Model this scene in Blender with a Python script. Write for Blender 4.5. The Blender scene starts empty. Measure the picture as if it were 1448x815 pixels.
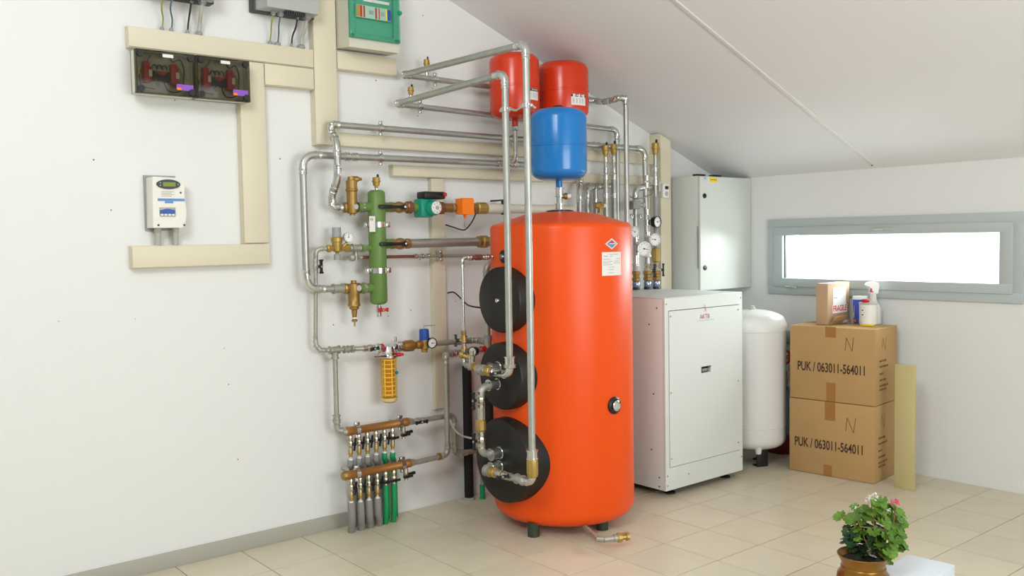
import bpy, bmesh, math, random
from math import pi, sin, cos, radians, sqrt, atan2, acos
from mathutils import Vector, Matrix
random.seed(4)
V = Vector
C = bpy.context.scene.collection
SC = bpy.context.scene

# ------------------------------------------------------------------ camera
S = 0.333                                   # floor tile pitch in metres
FPX = 1294.6                                # focal length for a 1448 px wide frame
YAW, PIT, ROLL = -0.689463618, -0.0531911586, -0.0165588392
CAM = V((-1.16496, -4.42554, 1.55937))
CR = Matrix.Rotation(YAW, 3, 'Z') @ Matrix.Rotation(pi/2 + PIT, 3, 'X') @ Matrix.Rotation(ROLL, 3, 'Z')
cd = bpy.data.cameras.new('camera'); cam = bpy.data.objects.new('camera', cd); C.objects.link(cam)
cd.sensor_width = 36.0; cd.lens = FPX/1448*36.0; cd.clip_start = 0.05
cam.matrix_world = Matrix.Translation(CAM) @ CR.to_4x4()
SC.camera = cam

# ------------------------------------------------------------------ world, lights, exposure
SC.view_settings.view_transform = 'Standard'; SC.view_settings.look = 'None'
SC.view_settings.gamma = 1.0; SC.view_settings.use_curve_mapping = False
SC.view_settings.exposure = -0.17
world = bpy.data.worlds.new('overcast_sky'); SC.world = world; world.use_nodes = True
bg = world.node_tree.nodes['Background']; bg.inputs[0].default_value = (0.93, 0.97, 1.0, 1); bg.inputs[1].default_value = 3.0

def area(name, loc, target, sx, sy, energy, col=(1, 1, 1)):
    l = bpy.data.lights.new(name, 'AREA'); l.shape = 'RECTANGLE'; l.size = sx; l.size_y = sy
    l.energy = energy; l.color = col
    o = bpy.data.objects.new(name, l); C.objects.link(o); o.location = loc
    o.rotation_euler = (V(target) - V(loc)).to_track_quat('-Z', 'Y').to_euler()
    return o
area('roof_window_light', (-1.9, -3.6, 3.55), (1.6, 0.0, 1.0), 1.3, 1.1, 102, (0.97, 0.985, 1.0))
area('front_window_light', (1.2, -6.1, 1.7), (2.2, 0.0, 1.2), 2.6, 1.3, 122, (0.96, 0.985, 1.0))
area('low_window_light', (5.05, -1.35, 1.75), (3.4, -1.15, 0.9), 1.7, 0.7, 150, (0.90, 0.96, 1.0))

# ------------------------------------------------------------------ measuring helpers (points on real planes)
def ray(px, py): return CR @ V(((px-724)/FPX, -(py-407.5)/FPX, -1.0))
def W(px, py, y=-0.1):
    d = ray(px, py); return CAM + d*((y-CAM.y)/d.y)
def FZ(px, py, z=0.0):
    d = ray(px, py); return CAM + d*((z-CAM.z)/d.z)
def AX(px, py, x):
    d = ray(px, py); return CAM + d*((x-CAM.x)/d.x)

# ------------------------------------------------------------------ materials
def lin(c):
    def f(u):
        u /= 255.0
        return u/12.92 if u <= 0.04045 else ((u+0.055)/1.055)**2.4
    return (f(c[0]), f(c[1]), f(c[2]), 1.0)
def mat(name, rgb, rough=0.5, metal=0.0, var=0.0, vscale=8.0, bump=0.0, bscale=60.0, coat=0.0, spec=0.5, objvar=0.0, stretch=None, trans=0.0, ior=1.45):
    m = bpy.data.materials.new(name); m.use_nodes = True
    nt = m.node_tree; b = nt.nodes['Principled BSDF']
    b.inputs['Base Color'].default_value = lin(rgb); b.inputs['Roughness'].default_value = rough
    b.inputs['Metallic'].default_value = metal; b.inputs['Coat Weight'].default_value = coat
    b.inputs['Specular IOR Level'].default_value = spec; b.inputs['IOR'].default_value = ior
    b.inputs['Transmission Weight'].default_value = trans
    tc = nt.nodes.new('ShaderNodeTexCoord'); src = tc.outputs['Object']
    if stretch:
        mp = nt.nodes.new('ShaderNodeMapping'); mp.inputs['Scale'].default_value = stretch
        nt.links.new(src, mp.inputs[0]); src = mp.outputs[0]
    if var > 0 or objvar > 0:
        n = nt.nodes.new('ShaderNodeTexNoise'); n.inputs['Scale'].default_value = vscale; n.inputs['Detail'].default_value = 4
        nt.links.new(src, n.inputs['Vector'])
        mr = nt.nodes.new('ShaderNodeMapRange'); mr.inputs[1].default_value = 0.25; mr.inputs[2].default_value = 0.75
        mr.inputs[3].default_value = 1.0-var; mr.inputs[4].default_value = 1.0+var*0.6
        nt.links.new(n.outputs[0], mr.inputs[0]); val = mr.outputs[0]
        if objvar > 0:
            oi = nt.nodes.new('ShaderNodeObjectInfo')
            m2 = nt.nodes.new('ShaderNodeMapRange'); m2.inputs[3].default_value = 1.0-objvar; m2.inputs[4].default_value = 1.0+objvar*0.5
            nt.links.new(oi.outputs['Random'], m2.inputs[0])
            mu = nt.nodes.new('ShaderNodeMath'); mu.operation = 'MULTIPLY'
            nt.links.new(val, mu.inputs[0]); nt.links.new(m2.outputs[0], mu.inputs[1]); val = mu.outputs[0]
        vm = nt.nodes.new('ShaderNodeVectorMath'); vm.operation = 'SCALE'; vm.inputs[0].default_value = lin(rgb)[:3]
        nt.links.new(val, vm.inputs['Scale']); nt.links.new(vm.outputs[0], b.inputs['Base Color'])
    if bump > 0:
        n = nt.nodes.new('ShaderNodeTexNoise'); n.inputs['Scale'].default_value = bscale; n.inputs['Detail'].default_value = 3
        nt.links.new(src, n.inputs['Vector'])
        bp = nt.nodes.new('ShaderNodeBump'); bp.inputs['Strength'].default_value = bump; bp.inputs['Distance'].default_value = 0.004
        nt.links.new(n.outputs[0], bp.inputs['Height']); nt.links.new(bp.outputs[0], b.inputs['Normal'])
    return m
def wall_mat(name, rgb, specks=True):
    m = mat(name, rgb, 0.9, bump=0.25, bscale=45, spec=0.2)
    if specks:
        nt = m.node_tree; b = nt.nodes['Principled BSDF']
        tc = nt.nodes.new('ShaderNodeTexCoord')
        vo = nt.nodes.new('ShaderNodeTexVoronoi'); vo.inputs['Scale'].default_value = 8.0
        nt.links.new(tc.outputs['Object'], vo.inputs['Vector'])
        lt = nt.nodes.new('ShaderNodeMath'); lt.operation = 'LESS_THAN'; lt.inputs[1].default_value = 0.03
        nt.links.new(vo.outputs['Distance'], lt.inputs[0])
        mx = nt.nodes.new('ShaderNodeMix'); mx.data_type = 'RGBA'
        mx.inputs[6].default_value = lin(rgb); mx.inputs[7].default_value = lin((95, 90, 84))
        nt.links.new(lt.outputs[0], mx.inputs[0]); nt.links.new(mx.outputs[2], b.inputs['Base Color'])
    return m
def glass_mat(name, tint, clear, rough=0.02):
    m = bpy.data.materials.new(name); m.use_nodes = True; nt = m.node_tree; nt.nodes.clear()
    out = nt.nodes.new('ShaderNodeOutputMaterial'); mx = nt.nodes.new('ShaderNodeMixShader')
    t = nt.nodes.new('ShaderNodeBsdfTransparent'); t.inputs[0].default_value = clear+(1,)
    p = nt.nodes.new('ShaderNodeBsdfPrincipled'); p.inputs['Base Color'].default_value = lin(tint); p.inputs['Roughness'].default_value = rough
    mx.inputs[0].default_value = 0.2
    nt.links.new(t.outputs[0], mx.inputs[1]); nt.links.new(p.outputs[0], mx.inputs[2]); nt.links.new(mx.outputs[0], out.inputs[0])
    return m, mx
M = {}
M['wall'] = wall_mat('white_plaster', (226, 227, 224))
M['wall_plain'] = wall_mat('white_plaster_plain', (224, 226, 224), False)
M['ceiling'] = wall_mat('white_ceiling_board', (232, 233, 234), False)
M['strip'] = mat('ceiling_strip_white', (226, 226, 224), 0.6)
M['grout'] = mat('dark_grout', (98, 82, 62), 0.9, var=0.2, vscale=20)
M['tile'] = mat('beige_tile', (211, 202, 178), 0.28, var=0.05, vscale=5, objvar=0.05, spec=0.45)
M['skirt'] = mat('grey_skirting_paint', (172, 170, 158), 0.55)
M['trunk'] = mat('cream_plastic', (216, 208, 184), 0.45, spec=0.4)
M['steel'] = mat('galvanised_steel', (178, 180, 174), 0.38, 0.7, var=0.12, vscale=25)
M['fit'] = mat('bright_steel_fitting', (206, 207, 203), 0.2, 0.92, var=0.06, vscale=30)
M['iron'] = mat('grey_iron_fitting', (170, 168, 156), 0.42, 0.5, var=0.15, vscale=40)
M['brass'] = mat('brass', (176, 148, 80), 0.42, 0.6, var=0.12, vscale=30)
M['bronze'] = mat('dull_brass', (160, 128, 72), 0.42, 0.65, var=0.15, vscale=30)
M['copper'] = mat('copper_tube', (166, 116, 62), 0.42, 0.5, var=0.15, vscale=30)
M['redcop'] = mat('reddish_copper', (142, 92, 74), 0.4, 0.5, var=0.15, vscale=30)
M['nickel'] = mat('nickel_plate', (190, 182, 162), 0.25, 0.85, var=0.1, vscale=30)
M['chrome'] = mat('chrome', (222, 222, 222), 0.08, 1.0)
M['black'] = mat('black_plastic', (26, 26, 26), 0.42)
M['foam'] = mat('black_foam_cover', (34, 32, 29), 0.42, spec=0.4, var=0.1, vscale=6)
M['duct'] = mat('black_foam_lagging', (24, 24, 25), 0.8)
M['orange'] = mat('orange_tank_jacket', (231, 78, 5), 0.36, spec=0.4)
M['red'] = mat('red_enamel', (210, 54, 18), 0.26, coat=0.08)
M['blue'] = mat('blue_enamel', (20, 120, 196), 0.24, coat=0.1)
M['green'] = mat('green_enamel', (98, 130, 64), 0.42)
M['teal'] = mat('teal_enamel', (12, 142, 118), 0.42)
M['switch'] = mat('orange_plastic', (250, 128, 20), 0.42)
M['white'] = mat('white_plastic', (232, 232, 228), 0.4)
M['paper'] = mat('white_paper', (228, 227, 222), 0.75)
M['unit'] = mat('grey_white_sheet_steel', (212, 216, 212), 0.45, spec=0.4)
M['cab'] = mat('light_grey_sheet_steel', (210, 215, 208), 0.36, spec=0.45)
M['vessel'] = mat('white_enamel', (216, 215, 211), 0.34)
M['frame'] = mat('grey_window_frame', (178, 188, 188), 0.4)
M['meter'] = mat('ivory_plastic', (226, 224, 214), 0.4)
M['boxbody'] = mat('beige_box_plastic', (206, 204, 188), 0.45)
M['inv'] = mat('silver_grey_case', (176, 180, 176), 0.4, 0.2)
M['darkgrey'] = mat('dark_grey_plastic', (62, 62, 64), 0.5)
M['grey'] = mat('grey_plastic', (150, 152, 152), 0.5)
M['conduit'] = mat('light_grey_conduit', (178, 178, 168), 0.5)
M['lag'] = mat('grey_foam_lagging', (140, 139, 134), 0.8, var=0.1, vscale=30, bump=0.3)
M['greenhose'] = mat('green_pipe', (22, 150, 88), 0.5)
M['blueplastic'] = mat('blue_plastic', (38, 78, 160), 0.4)
M['carton'] = mat('brown_cardboard', (182, 148, 100), 0.8, var=0.06, vscale=4, spec=0.2)
M['tape'] = mat('brown_parcel_tape', (158, 112, 58), 0.35)
M['ink'] = mat('dark_ink', (62, 46, 32), 0.8)
M['pencil'] = mat('brown_pen', (120, 88, 52), 0.8)
M['redink'] = mat('red_ink', (214, 32, 62), 0.7)
M['dullred'] = mat('dull_red_print', (172, 84, 84), 0.7)
M['greyink'] = mat('grey_ink', (150, 150, 150), 0.8)
M['bluepaint'] = mat('blue_print', (92, 142, 205), 0.6)
M['purple'] = mat('purple_label', (136, 84, 190), 0.6)
M['yellow'] = mat('yellow_label', (240, 214, 32), 0.6)
M['cablegreen'] = mat('yellow_green_cable', (146, 148, 74), 0.5)
M['cableblue'] = mat('blue_grey_cable', (78, 104, 112), 0.5)
M['cableblack'] = mat('black_cable', (48, 40, 42), 0.5)
M['lcd'] = mat('green_lcd', (112, 132, 22), 0.3)
M['redpl'] = mat('red_plastic', (190, 34, 40), 0.4)
M['amber'] = None
M['soil'] = mat('dark_soil', (38, 28, 20), 0.95)
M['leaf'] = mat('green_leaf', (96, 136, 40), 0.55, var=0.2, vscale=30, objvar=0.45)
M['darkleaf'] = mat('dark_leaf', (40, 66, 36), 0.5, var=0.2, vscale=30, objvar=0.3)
M['stemgreen'] = mat('brown_green_stem', (140, 118, 66), 0.7)
M['petal'] = mat('white_petal', (244, 244, 236), 0.7)
M['pink'] = mat('pink_petal', (222, 84, 112), 0.7)
M['pot'] = mat('old_brass_pot', (150, 110, 50), 0.28, 0.8, var=0.25, vscale=9)
M['foamwhite'] = mat('white_foam_board', (216, 224, 230), 0.7)
M['yelboard'] = mat('straw_board', (192, 180, 128), 0.7)
M['legs'] = mat('dark_green_foot', (52, 60, 44), 0.5)
M['paleteal'] = mat('pale_teal_panel', (150, 192, 172), 0.5)
M['pane'], _mx = glass_mat('clear_glass', (255, 255, 255), (0.98, 0.99, 0.98)); _mx.inputs[0].default_value = 0.06
M['smoke'], _mx = glass_mat('smoked_lid', (50, 48, 42), (0.78, 0.77, 0.71), 0.12); _mx.inputs[0].default_value = 0.2
M['tealglass'], _mx = glass_mat('teal_clear_door', (104, 186, 158), (0.62, 0.93, 0.83), 0.1); _mx.inputs[0].default_value = 0.42
M['amber'], _mx = glass_mat('amber_bowl', (224, 176, 66), (1.0, 0.94, 0.74), 0.1); _mx.inputs[0].default_value = 0.10
M['milk'], _mx = glass_mat('milky_plastic', (232, 232, 226), (0.95, 0.95, 0.92), 0.3); _mx.inputs[0].default_value = 0.75

# ------------------------------------------------------------------ mesh builder
EX, EY, EZ = V((1, 0, 0)), V((0, 1, 0)), V((0, 0, 1))
def frame_of(axis):
    a = V(axis).normalized()
    ref = EZ if abs(a.z) < 0.9 else EX
    u = ref.cross(a).normalized(); return a, u, a.cross(u)
class MB:
    def __init__(s): s.v = []; s.f = []
    def add(s, vs, fs):
        n = len(s.v); s.v += [tuple(p) for p in vs]; s.f += [tuple(i+n for i in f) for f in fs]; return s
    def lathe(s, o, axis, prof, n=20, a0=0.0):
        o = V(o); a, u, w = frame_of(axis); vs = []; fs = []; rows = []
        for t, r in prof:
            if r <= 1e-6: rows.append([len(vs)]); vs.append(o+a*t)
            else:
                rows.append(list(range(len(vs), len(vs)+n)))
                for k in range(n):
                    th = a0+2*pi*k/n; vs.append(o+a*t+u*(r*cos(th))+w*(r*sin(th)))
        for A, B in zip(rows, rows[1:]):
            if len(A) == 1 and len(B) == 1: continue
            for k in range(n):
                k2 = (k+1) % n
                if len(A) == 1: fs.append((A[0], B[k2], B[k]))
                elif len(B) == 1: fs.append((A[k], A[k2], B[0]))
                else: fs.append((A[k], A[k2], B[k2], B[k]))
        if len(rows[0]) > 1: fs.append(tuple(reversed(rows[0])))
        if len(rows[-1]) > 1: fs.append(tuple(rows[-1]))
        return s.add(vs, fs)
    def cyl(s, a, b, r, n=16, r2=None):
        a = V(a); b = V(b); L = (b-a).length
        return s.lathe(a, b-a, [(0, r), (L, r if r2 is None else r2)], n)
    def tube(s, pts, r, n=10):
        pts = [V(p) for p in pts]; vs = []; fs = []
        t = (pts[1]-pts[0]).normalized(); _, u, w = frame_of(t)
        for i, p in enumerate(pts):
            if i == 0: d = pts[1]-pts[0]
            elif i == len(pts)-1: d = pts[-1]-pts[-2]
            else: d = (pts[i+1]-p).normalized()+(p-pts[i-1]).normalized()
            d = d.normalized(); u = (u-d*u.dot(d)).normalized(); w = d.cross(u)
            rr = r[i] if isinstance(r, (list, tuple)) else r
            for k in range(n):
                th = 2*pi*k/n; vs.append(p+u*(rr*cos(th))+w*(rr*sin(th)))
        for i in range(len(pts)-1):
            for k in range(n):
                k2 = (k+1) % n; fs.append((i*n+k, i*n+k2, (i+1)*n+k2, (i+1)*n+k))
        fs.append(tuple(reversed(range(n)))); fs.append(tuple(range((len(pts)-1)*n, len(pts)*n)))
        return s.add(vs, fs)
    def box(s, c, size, bev=0.0, ax=None):
        X, Y, Z = ax if ax else (EX, EY, EZ); c = V(c)
        bm = bmesh.new(); bmesh.ops.create_cube(bm, size=1.0)
        for v in bm.verts: v.co = V((v.co.x*size[0], v.co.y*size[1], v.co.z*size[2]))
        if bev > 0: bmesh.ops.bevel(bm, geom=list(bm.edges), offset=bev, segments=2, affect='EDGES', profile=0.5)
        bm.verts.index_update()
        s.add([c+X*v.co.x+Y*v.co.y+Z*v.co.z for v in bm.verts], [[v.index for v in f.verts] for f in bm.faces]); bm.free(); return s
    def span(s, p, q, bev=0.0):
        p = V(p); q = V(q); return s.box((p+q)/2, [abs(q[i]-p[i]) for i in range(3)], bev)
    def prism(s, poly, d):
        poly = [V(p) for p in poly]; d = V(d); n = len(poly)
        nrm = V((0, 0, 0))
        for i in range(n): nrm += poly[i].cross(poly[(i+1) % n])
        if nrm.dot(d) > 0: poly.reverse()
        return s.add(poly+[p+d for p in poly], [tuple(range(n)), tuple(reversed(range(n, 2*n)))]+[(i, i+n, (i+1) % n+n, (i+1) % n) for i in range(n)])
    def build(s, name, m, parent=None, sharp=38):
        vs = [V(p) for p in s.v]
        lo = V([min(p[i] for p in vs) for i in range(3)]); hi = V([max(p[i] for p in vs) for i in range(3)])
        org = V(((lo.x+hi.x)/2, (lo.y+hi.y)/2, lo.z))
        me = bpy.data.meshes.new(name); me.from_pydata([tuple(p-org) for p in vs], [], s.f)
        bm = bmesh.new(); bm.from_mesh(me); bmesh.ops.recalc_face_normals(bm, faces=bm.faces); bm.to_mesh(me); bm.free()
        for p in me.polygons: p.use_smooth = True
        me.set_sharp_from_angle(angle=radians(sharp))
        me.materials.append(M[m] if isinstance(m, str) else m)
        o = bpy.data.objects.new(name, me); C.objects.link(o); o.location = org
        if parent: o.parent = parent; o.matrix_parent_inverse = base_inv(parent)
        return o
BASE = {}
def base_inv(o):
    p = V((0, 0, 0))
    if o.name in BASE: return Matrix.Translation(-BASE[o.name])
    # a mesh part: its location is already in world terms, its parent inverse cancels the parent
    return Matrix.Translation(-o.location)
def tag(o, label, cat, group=None, kind=None):
    o['label'] = label; o['category'] = cat
    if group: o['group'] = group
    if kind: o['kind'] = kind
    return o
def thing(name, label, cat, loc, group=None):
    o = bpy.data.objects.new(name, None); C.objects.link(o); o.location = loc; o.empty_display_size = 0.05
    BASE[o.name] = V(loc); return tag(o, label, cat, group)
def struct(o): o['kind'] = 'structure'; return o
def text(body, origin, right, up, height, width, m, parent, name='lettering', depth=0.0006, bold=0.0):
    """lettering as thin geometry; origin is the left end of the base line"""
    cu = bpy.data.curves.new(name, 'FONT'); cu.body = body; cu.size = 1.0; cu.offset = bold
    tmp = bpy.data.objects.new('tmp', cu); C.objects.link(tmp)
    dg = bpy.context.evaluated_depsgraph_get(); me = bpy.data.meshes.new_from_object(tmp.evaluated_get(dg))
    bpy.data.objects.remove(tmp); bpy.data.curves.remove(cu)
    xs = [v.co.x for v in me.vertices]; ys = [v.co.y for v in me.vertices]
    x0, x1, y0, y1 = min(xs), max(xs), min(ys), max(ys)
    sx = width/(x1-x0); sy = height/(y1-y0)
    right = V(right).normalized(); up = V(up).normalized(); nrm = right.cross(up)
    b = MB(); b.add([V(origin)+right*((v.co.x-x0)*sx)+up*((v.co.y-y0)*sy)+nrm*depth for v in me.vertices], [tuple(p.vertices) for p in me.polygons])
    bpy.data.meshes.remove(me)
    return b.build(name, m, parent)
def arc3(p, d0, d1, b, n=7):
    """fillet at corner p between incoming dir d0 and outgoing dir d1; b = trim length"""
    s = p-d0*b; e = p+d1*b; out = []
    for i in range(n+1):
        t = i/n; out.append(s*((1-t)**2)+p*(2*t*(1-t))+e*(t*t))
    # pull the quadratic towards a round arc
    return out
def spline(pts, n=8):
    pts = [V(p) for p in pts]; P = [pts[0]*2-pts[1]]+pts+[pts[-1]*2-pts[-2]]; out = []
    for i in range(1, len(P)-2):
        a, b, c, d = P[i-1:i+3]
        for k in range(n):
            t = k/n; out.append(0.5*((2*b)+(c-a)*t+(2*a-5*b+4*c-d)*t*t+(3*b-a-3*c+d)*t**3))
    return out+[pts[-1]]

# ------------------------------------------------------------------ plumbing helpers
def ring_prof(L, r, lip=0.004, lw=0.006):
    return [(0, r*0.9), (0, r+lip), (lw, r+lip), (lw, r), (L-lw, r), (L-lw, r+lip), (L, r+lip), (L, r*0.9)]
def coupling(root, p, axis, r, L, m='fit', name='coupling'):
    a = V(axis).normalized(); return MB().lathe(V(p)-a*(L/2), a, ring_prof(L, r), 18).build(name, m, root)
def nut(root, p, axis, r, L, m='brass', name='union_nut', sides=8):
    a = V(axis).normalized()
    return MB().lathe(V(p)-a*(L/2), a, [(0, r*0.8), (L*0.12, r), (L*0.88, r), (L, r*0.8)], sides).build(name, m, root, 20)
def clip(root, p, axis, r, m='fit', to_wall=True):
    a = V(axis).normalized(); p = V(p); b = MB()
    b.lathe(p-a*0.01, a, [(0, r), (0, r+0.005), (0.02, r+0.005), (0.02, r)], 18)
    side = a.cross(EY); side = side.normalized() if side.length > 0.1 else EZ
    for s in (-1, 1): b.box(p+side*(s*(r+0.013)), (0.018, 0.018, 0.018), 0.003); b.cyl(p+side*(s*(r+0.013))+V((0, -0.016, 0)), p+side*(s*(r+0.013))+V((0, 0.012, 0)), 0.004, 8)
    if to_wall: b.cyl(p+V((0, r, 0)), (p.x, 0.0, p.z), 0.005, 8)
    return b.build('pipe_clip', m, root)
def run(label, nodes, r, bend=0.04, m='steel', fm='fit', clips=(), group=None, name='steel_pipe', lip=0.005, cat='pipe', root=None, ends=False):
    nodes = [V(p) for p in nodes]
    if root is None:
        root = thing(name, label, cat, nodes[0] if nodes[0].z < nodes[-1].z else nodes[-1], group)
    trim = []
    for i in range(1, len(nodes)-1):
        trim.append(min(bend, 0.45*(nodes[i]-nodes[i-1]).length, 0.45*(nodes[i+1]-nodes[i]).length))
    for i in range(len(nodes)-1):
        d = (nodes[i+1]-nodes[i]).normalized()
        a = nodes[i]+d*(trim[i-1] if i > 0 else 0); b = nodes[i+1]-d*(trim[i] if i < len(nodes)-2 else 0)
        if (b-a).length > 0.012: MB().cyl(a, b, r, 16).build('pipe', m, root)
    for i in range(1, len(nodes)-1):
        d0 = (nodes[i]-nodes[i-1]).normalized(); d1 = (nodes[i+1]-nodes[i]).normalized(); t = trim[i-1]
        b = MB().tube(arc3(nodes[i], d0, d1, t), r*1.14, 14)
        for p, d in ((nodes[i]-d0*t, -d0), (nodes[i]+d1*t, d1)):
            b.lathe(p-d*0.004, d, [(0, r*1.1), (0, r+lip), (0.007, r+lip), (0.010, r*1.14), (0.024, r*1.14), (0.026, r+lip*0.7), (0.031, r+lip*0.7), (0.031, r*1.02)], 16)
        b.build('elbow', fm, root)
    for p, ax in clips: clip(root, p, ax, r)
    return root
def part_lathe(root, name, o, axis, prof, m, n=20, sharp=38): return MB().lathe(o, axis, prof, n).build(name, m, root, sharp)
def handle_lever(parent, p, out, along, L, m='black'):
    """long lever of a ball valve: p pivot on the valve, out = away from the body, along = lever direction"""
    p = V(p); out = V(out).normalized(); al = V(along).normalized(); sd = out.cross(al)
    b = MB(); b.lathe(p, out, [(0, 0.012), (0.012, 0.016), (0.02, 0.016), (0.02, 0)], 14)
    b.box(p+out*0.016+al*(L*0.5), (L, 0.017, 0.009), 0.003, (al, sd, out)); b.box(p+out*0.018+al*(L*0.72), (L*0.5, 0.022, 0.013), 0.004, (al, sd, out))
    h = b.build('handle', m, parent)
    MB().lathe(p+out*0.02, out, [(0, 0.009), (0.007, 0.009), (0.009, 0.006), (0.009, 0)], 6).build('nut', 'fit', h)
    return h
def handle_wing(parent, p, out, along, L=0.05, m='black'):
    p = V(p); out = V(out).normalized(); al = V(along).normalized(); sd = out.cross(al)
    b = MB(); b.lathe(p, out, [(0, 0.008), (0.012, 0.010), (0.022, 0.010), (0.022, 0)], 12)
    for s in (-1, 1): b.box(p+out*0.018+al*(s*L*0.3), (L*0.42, 0.016, 0.010), 0.003, (al, sd, out)); b.box(p+out*0.019+al*(s*L*0.46), (L*0.14, 0.022, 0.013), 0.003, (al, sd, out))
    h = b.build('handle', m, parent)
    MB().lathe(p+out*0.022, out, [(0, 0.006), (0.003, 0.006), (0.004, 0)], 8).build('screw', 'grey', h)
    return h
def valve_body(root, p, axis, r, L, m='nickel', name='body'):
    a = V(axis).normalized(); o = V(p)-a*(L/2)
    b = MB().lathe(o, a, [(0, r*0.8), (0, r*1.08), (L*0.2, r*1.08), (L*0.24, r*0.92), (L*0.34, r*1.12), (L*0.5, r*1.25), (L*0.66, r*1.12), (L*0.76, r*0.92), (L*0.8, r*1.08), (L, r*1.08), (L, r*0.8)], 8)
    return b.build(name, m, root, 25)
def valve(label, p, axis, r, L, m, out, along, hl, kind='lever', group=None, hm='black'):
    root = thing('ball_valve', label, 'valve', p, group)
    body = valve_body(root, p, axis, r, L, m)
    o = V(out).normalized()
    part_lathe(root, 'stem', V(p)+o*(r*0.9), o, [(0, 0.009), (0.02, 0.008)], m, 10)
    (handle_lever if kind == 'lever' else handle_wing)(root, V(p)+o*(r*0.9+0.014), o, along, hl, hm)
    return root
def gauge(label, p, n, R, stem=None, case='fit', face='white', group='round gauges on the pipework', needle=35.0, depth=0.03, cat='gauge'):
    """p = centre of the dial face, n = its outward normal"""
    p = V(p); n = V(n).normalized()
    root = thing('pressure_gauge', label, cat, p-V((0, 0, R)), group)
    part_lathe(root, 'case', p-n*depth, n, [(0, R*0.75), (0.003, R*0.95), (depth-0.004, R*0.97), (depth, R*1.08), (depth+0.004, R*1.06), (depth+0.004, R*0.92), (depth-0.002, R*0.9)], case, 28)
    d = part_lathe(root, 'dial', p-n*0.003, n, [(0, R*0.9), (0.003, R*0.9)], face, 28)
    up = (EZ-n*EZ.dot(n)).normalized(); rt = up.cross(n)
    b = MB()
    for k in range(9):
        th = radians(-135+k*270/8); dv = up*cos(th)+rt*sin(th)
        b.box(p+n*0.0006+dv*(R*0.74), (R*0.05, R*0.16, 0.0008), 0, (n.cross(dv), dv, n))
    b.build('scale', 'black', d)
    th = radians(needle); dv = up*cos(th)+rt*sin(th); b = MB()
    b.box(p+n*0.0016+dv*(R*0.25), (R*0.07, R*0.85, 0.001), 0, (n.cross(dv), dv, n)); b.lathe(p+n*0.0005, n, [(0, R*0.12), (0.003, R*0.1), (0.003, 0)], 10)
    b.build('needle', 'black', root)
    if stem: MB().cyl(V(stem), p-n*(depth*0.6), 0.008, 10).build('stem', 'brass', root)
    return root
def air_vent(label, base, r, h, m='brass', group='small brass air vents'):
    base = V(base); root = thing('air_vent', label, 'air vent', base, group)
    part_lathe(root, 'body', base, EZ, [(0, r*0.45), (h*0.14, r*0.5), (h*0.16, r*0.78), (h*0.42, r*0.92), (h*0.45, r*1.08), (h*0.54, r*1.08), (h*0.56, r*0.9), (h*0.74, r*0.95), (h*0.78, r*0.8), (h*0.8, 0)], m)
    part_lathe(root, 'cap', base+V((r*0.45, 0, h*0.76)), EZ, [(0, r*0.3), (h*0.18, r*0.3), (h*0.24, r*0.16), (h*0.26, 0)], 'black', 10)
    return root
def cable(label, pts, r, m, cat='cable', name='cable', group=None):
    o = MB().tube(spline(pts, 8), r, 8).build(name, m); return tag(o, label, cat, group)

# ================================================================== THE ROOM
XW = 4.555                                    # inner face of the window wall
def zc(x): return 2.968-0.39*(x-2.041)        # underside of the sloping ceiling
RX = -1.6; XL = -4.6; YF = -6.6
zr = zc(RX)
# floor: grout bed with every tile of the visible field laid on it
fl = struct(MB().span((XL, YF, -0.12), (XW+0.2, 0.15, -0.003)).build('floor', 'grout'))
G = 0.0022; Y0 = -0.0376
tile_mesh = None
def make_tile(x0, x1, y0, y1):
    return MB().box(((x0+x1)/2, (y0+y1)/2, -0.004), (x1-x0-2*G, y1-y0-2*G, 0.008)).build('tile', 'tile', fl)
proto = None; far = MB()
for i in range(-13, 14):
    for j in range(0, 20):
        x0 = i*S; x1 = min(x0+S, XW); y1 = Y0-j*S if j else -0.001; y0 = Y0-(j+1)*S
        if y0 < YF: continue
        if i >= -1 and j <= 10:
            if abs(x1-x0-S) < 1e-6 and j > 0:
                if proto is None: proto = make_tile(x0, x1, y0, y1); pc = V(((x0+x1)/2, (y0+y1)/2))
                else:
                    o = proto.copy(); C.objects.link(o)
                    o.location = (proto.location.x+(x0+x1)/2-pc.x, proto.location.y+(y0+y1)/2-pc.y, proto.location.z)
            else: make_tile(x0, x1, y0, y1)
        else: far.box(((x0+x1)/2, (y0+y1)/2, -0.004), (x1-x0-2*G, y1-y0-2*G, 0.008))
o = far.build('far_tiles', 'tile', fl); o['kind'] = 'stuff'
# walls
gable = [(XL, 0, -0.1), (XW, 0, -0.1), (XW, 0, zc(XW)+0.05), (RX, 0, zr+0.05), (XL, 0, zr-0.39*(RX-XL)+0.05)]
struct(MB().prism(gable, (0, 0.15, 0)).build('wall_back', 'wall'))
struct(MB().prism([(x, YF, z) for x, _, z in gable], (0, -0.15, 0)).build('wall_front', 'wall_plain'))
struct(MB().span((XL-0.15, YF-0.15, -0.1), (XL, 0.15, zr-0.39*(RX-XL)+0.1)).build('wall_left', 'wall_plain'))
wy0, wy1, wz0, wz1 = -2.16, -0.50, 1.17, 1.63        # hole in the window wall
b = MB(); t = 0.32
b.span((XW, YF-0.15, -0.1), (XW+t, 0.15, wz0)); b.span((XW, YF-0.15, wz1), (XW+t, 0.15, zc(XW)+0.03))
b.span((XW, YF-0.15, wz0), (XW+t, wy0, wz1)); b.span((XW, wy1, wz0), (XW+t, 0.15, wz1))
struct(b.build('wall_right', 'wall_plain'))
b = MB()
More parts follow.
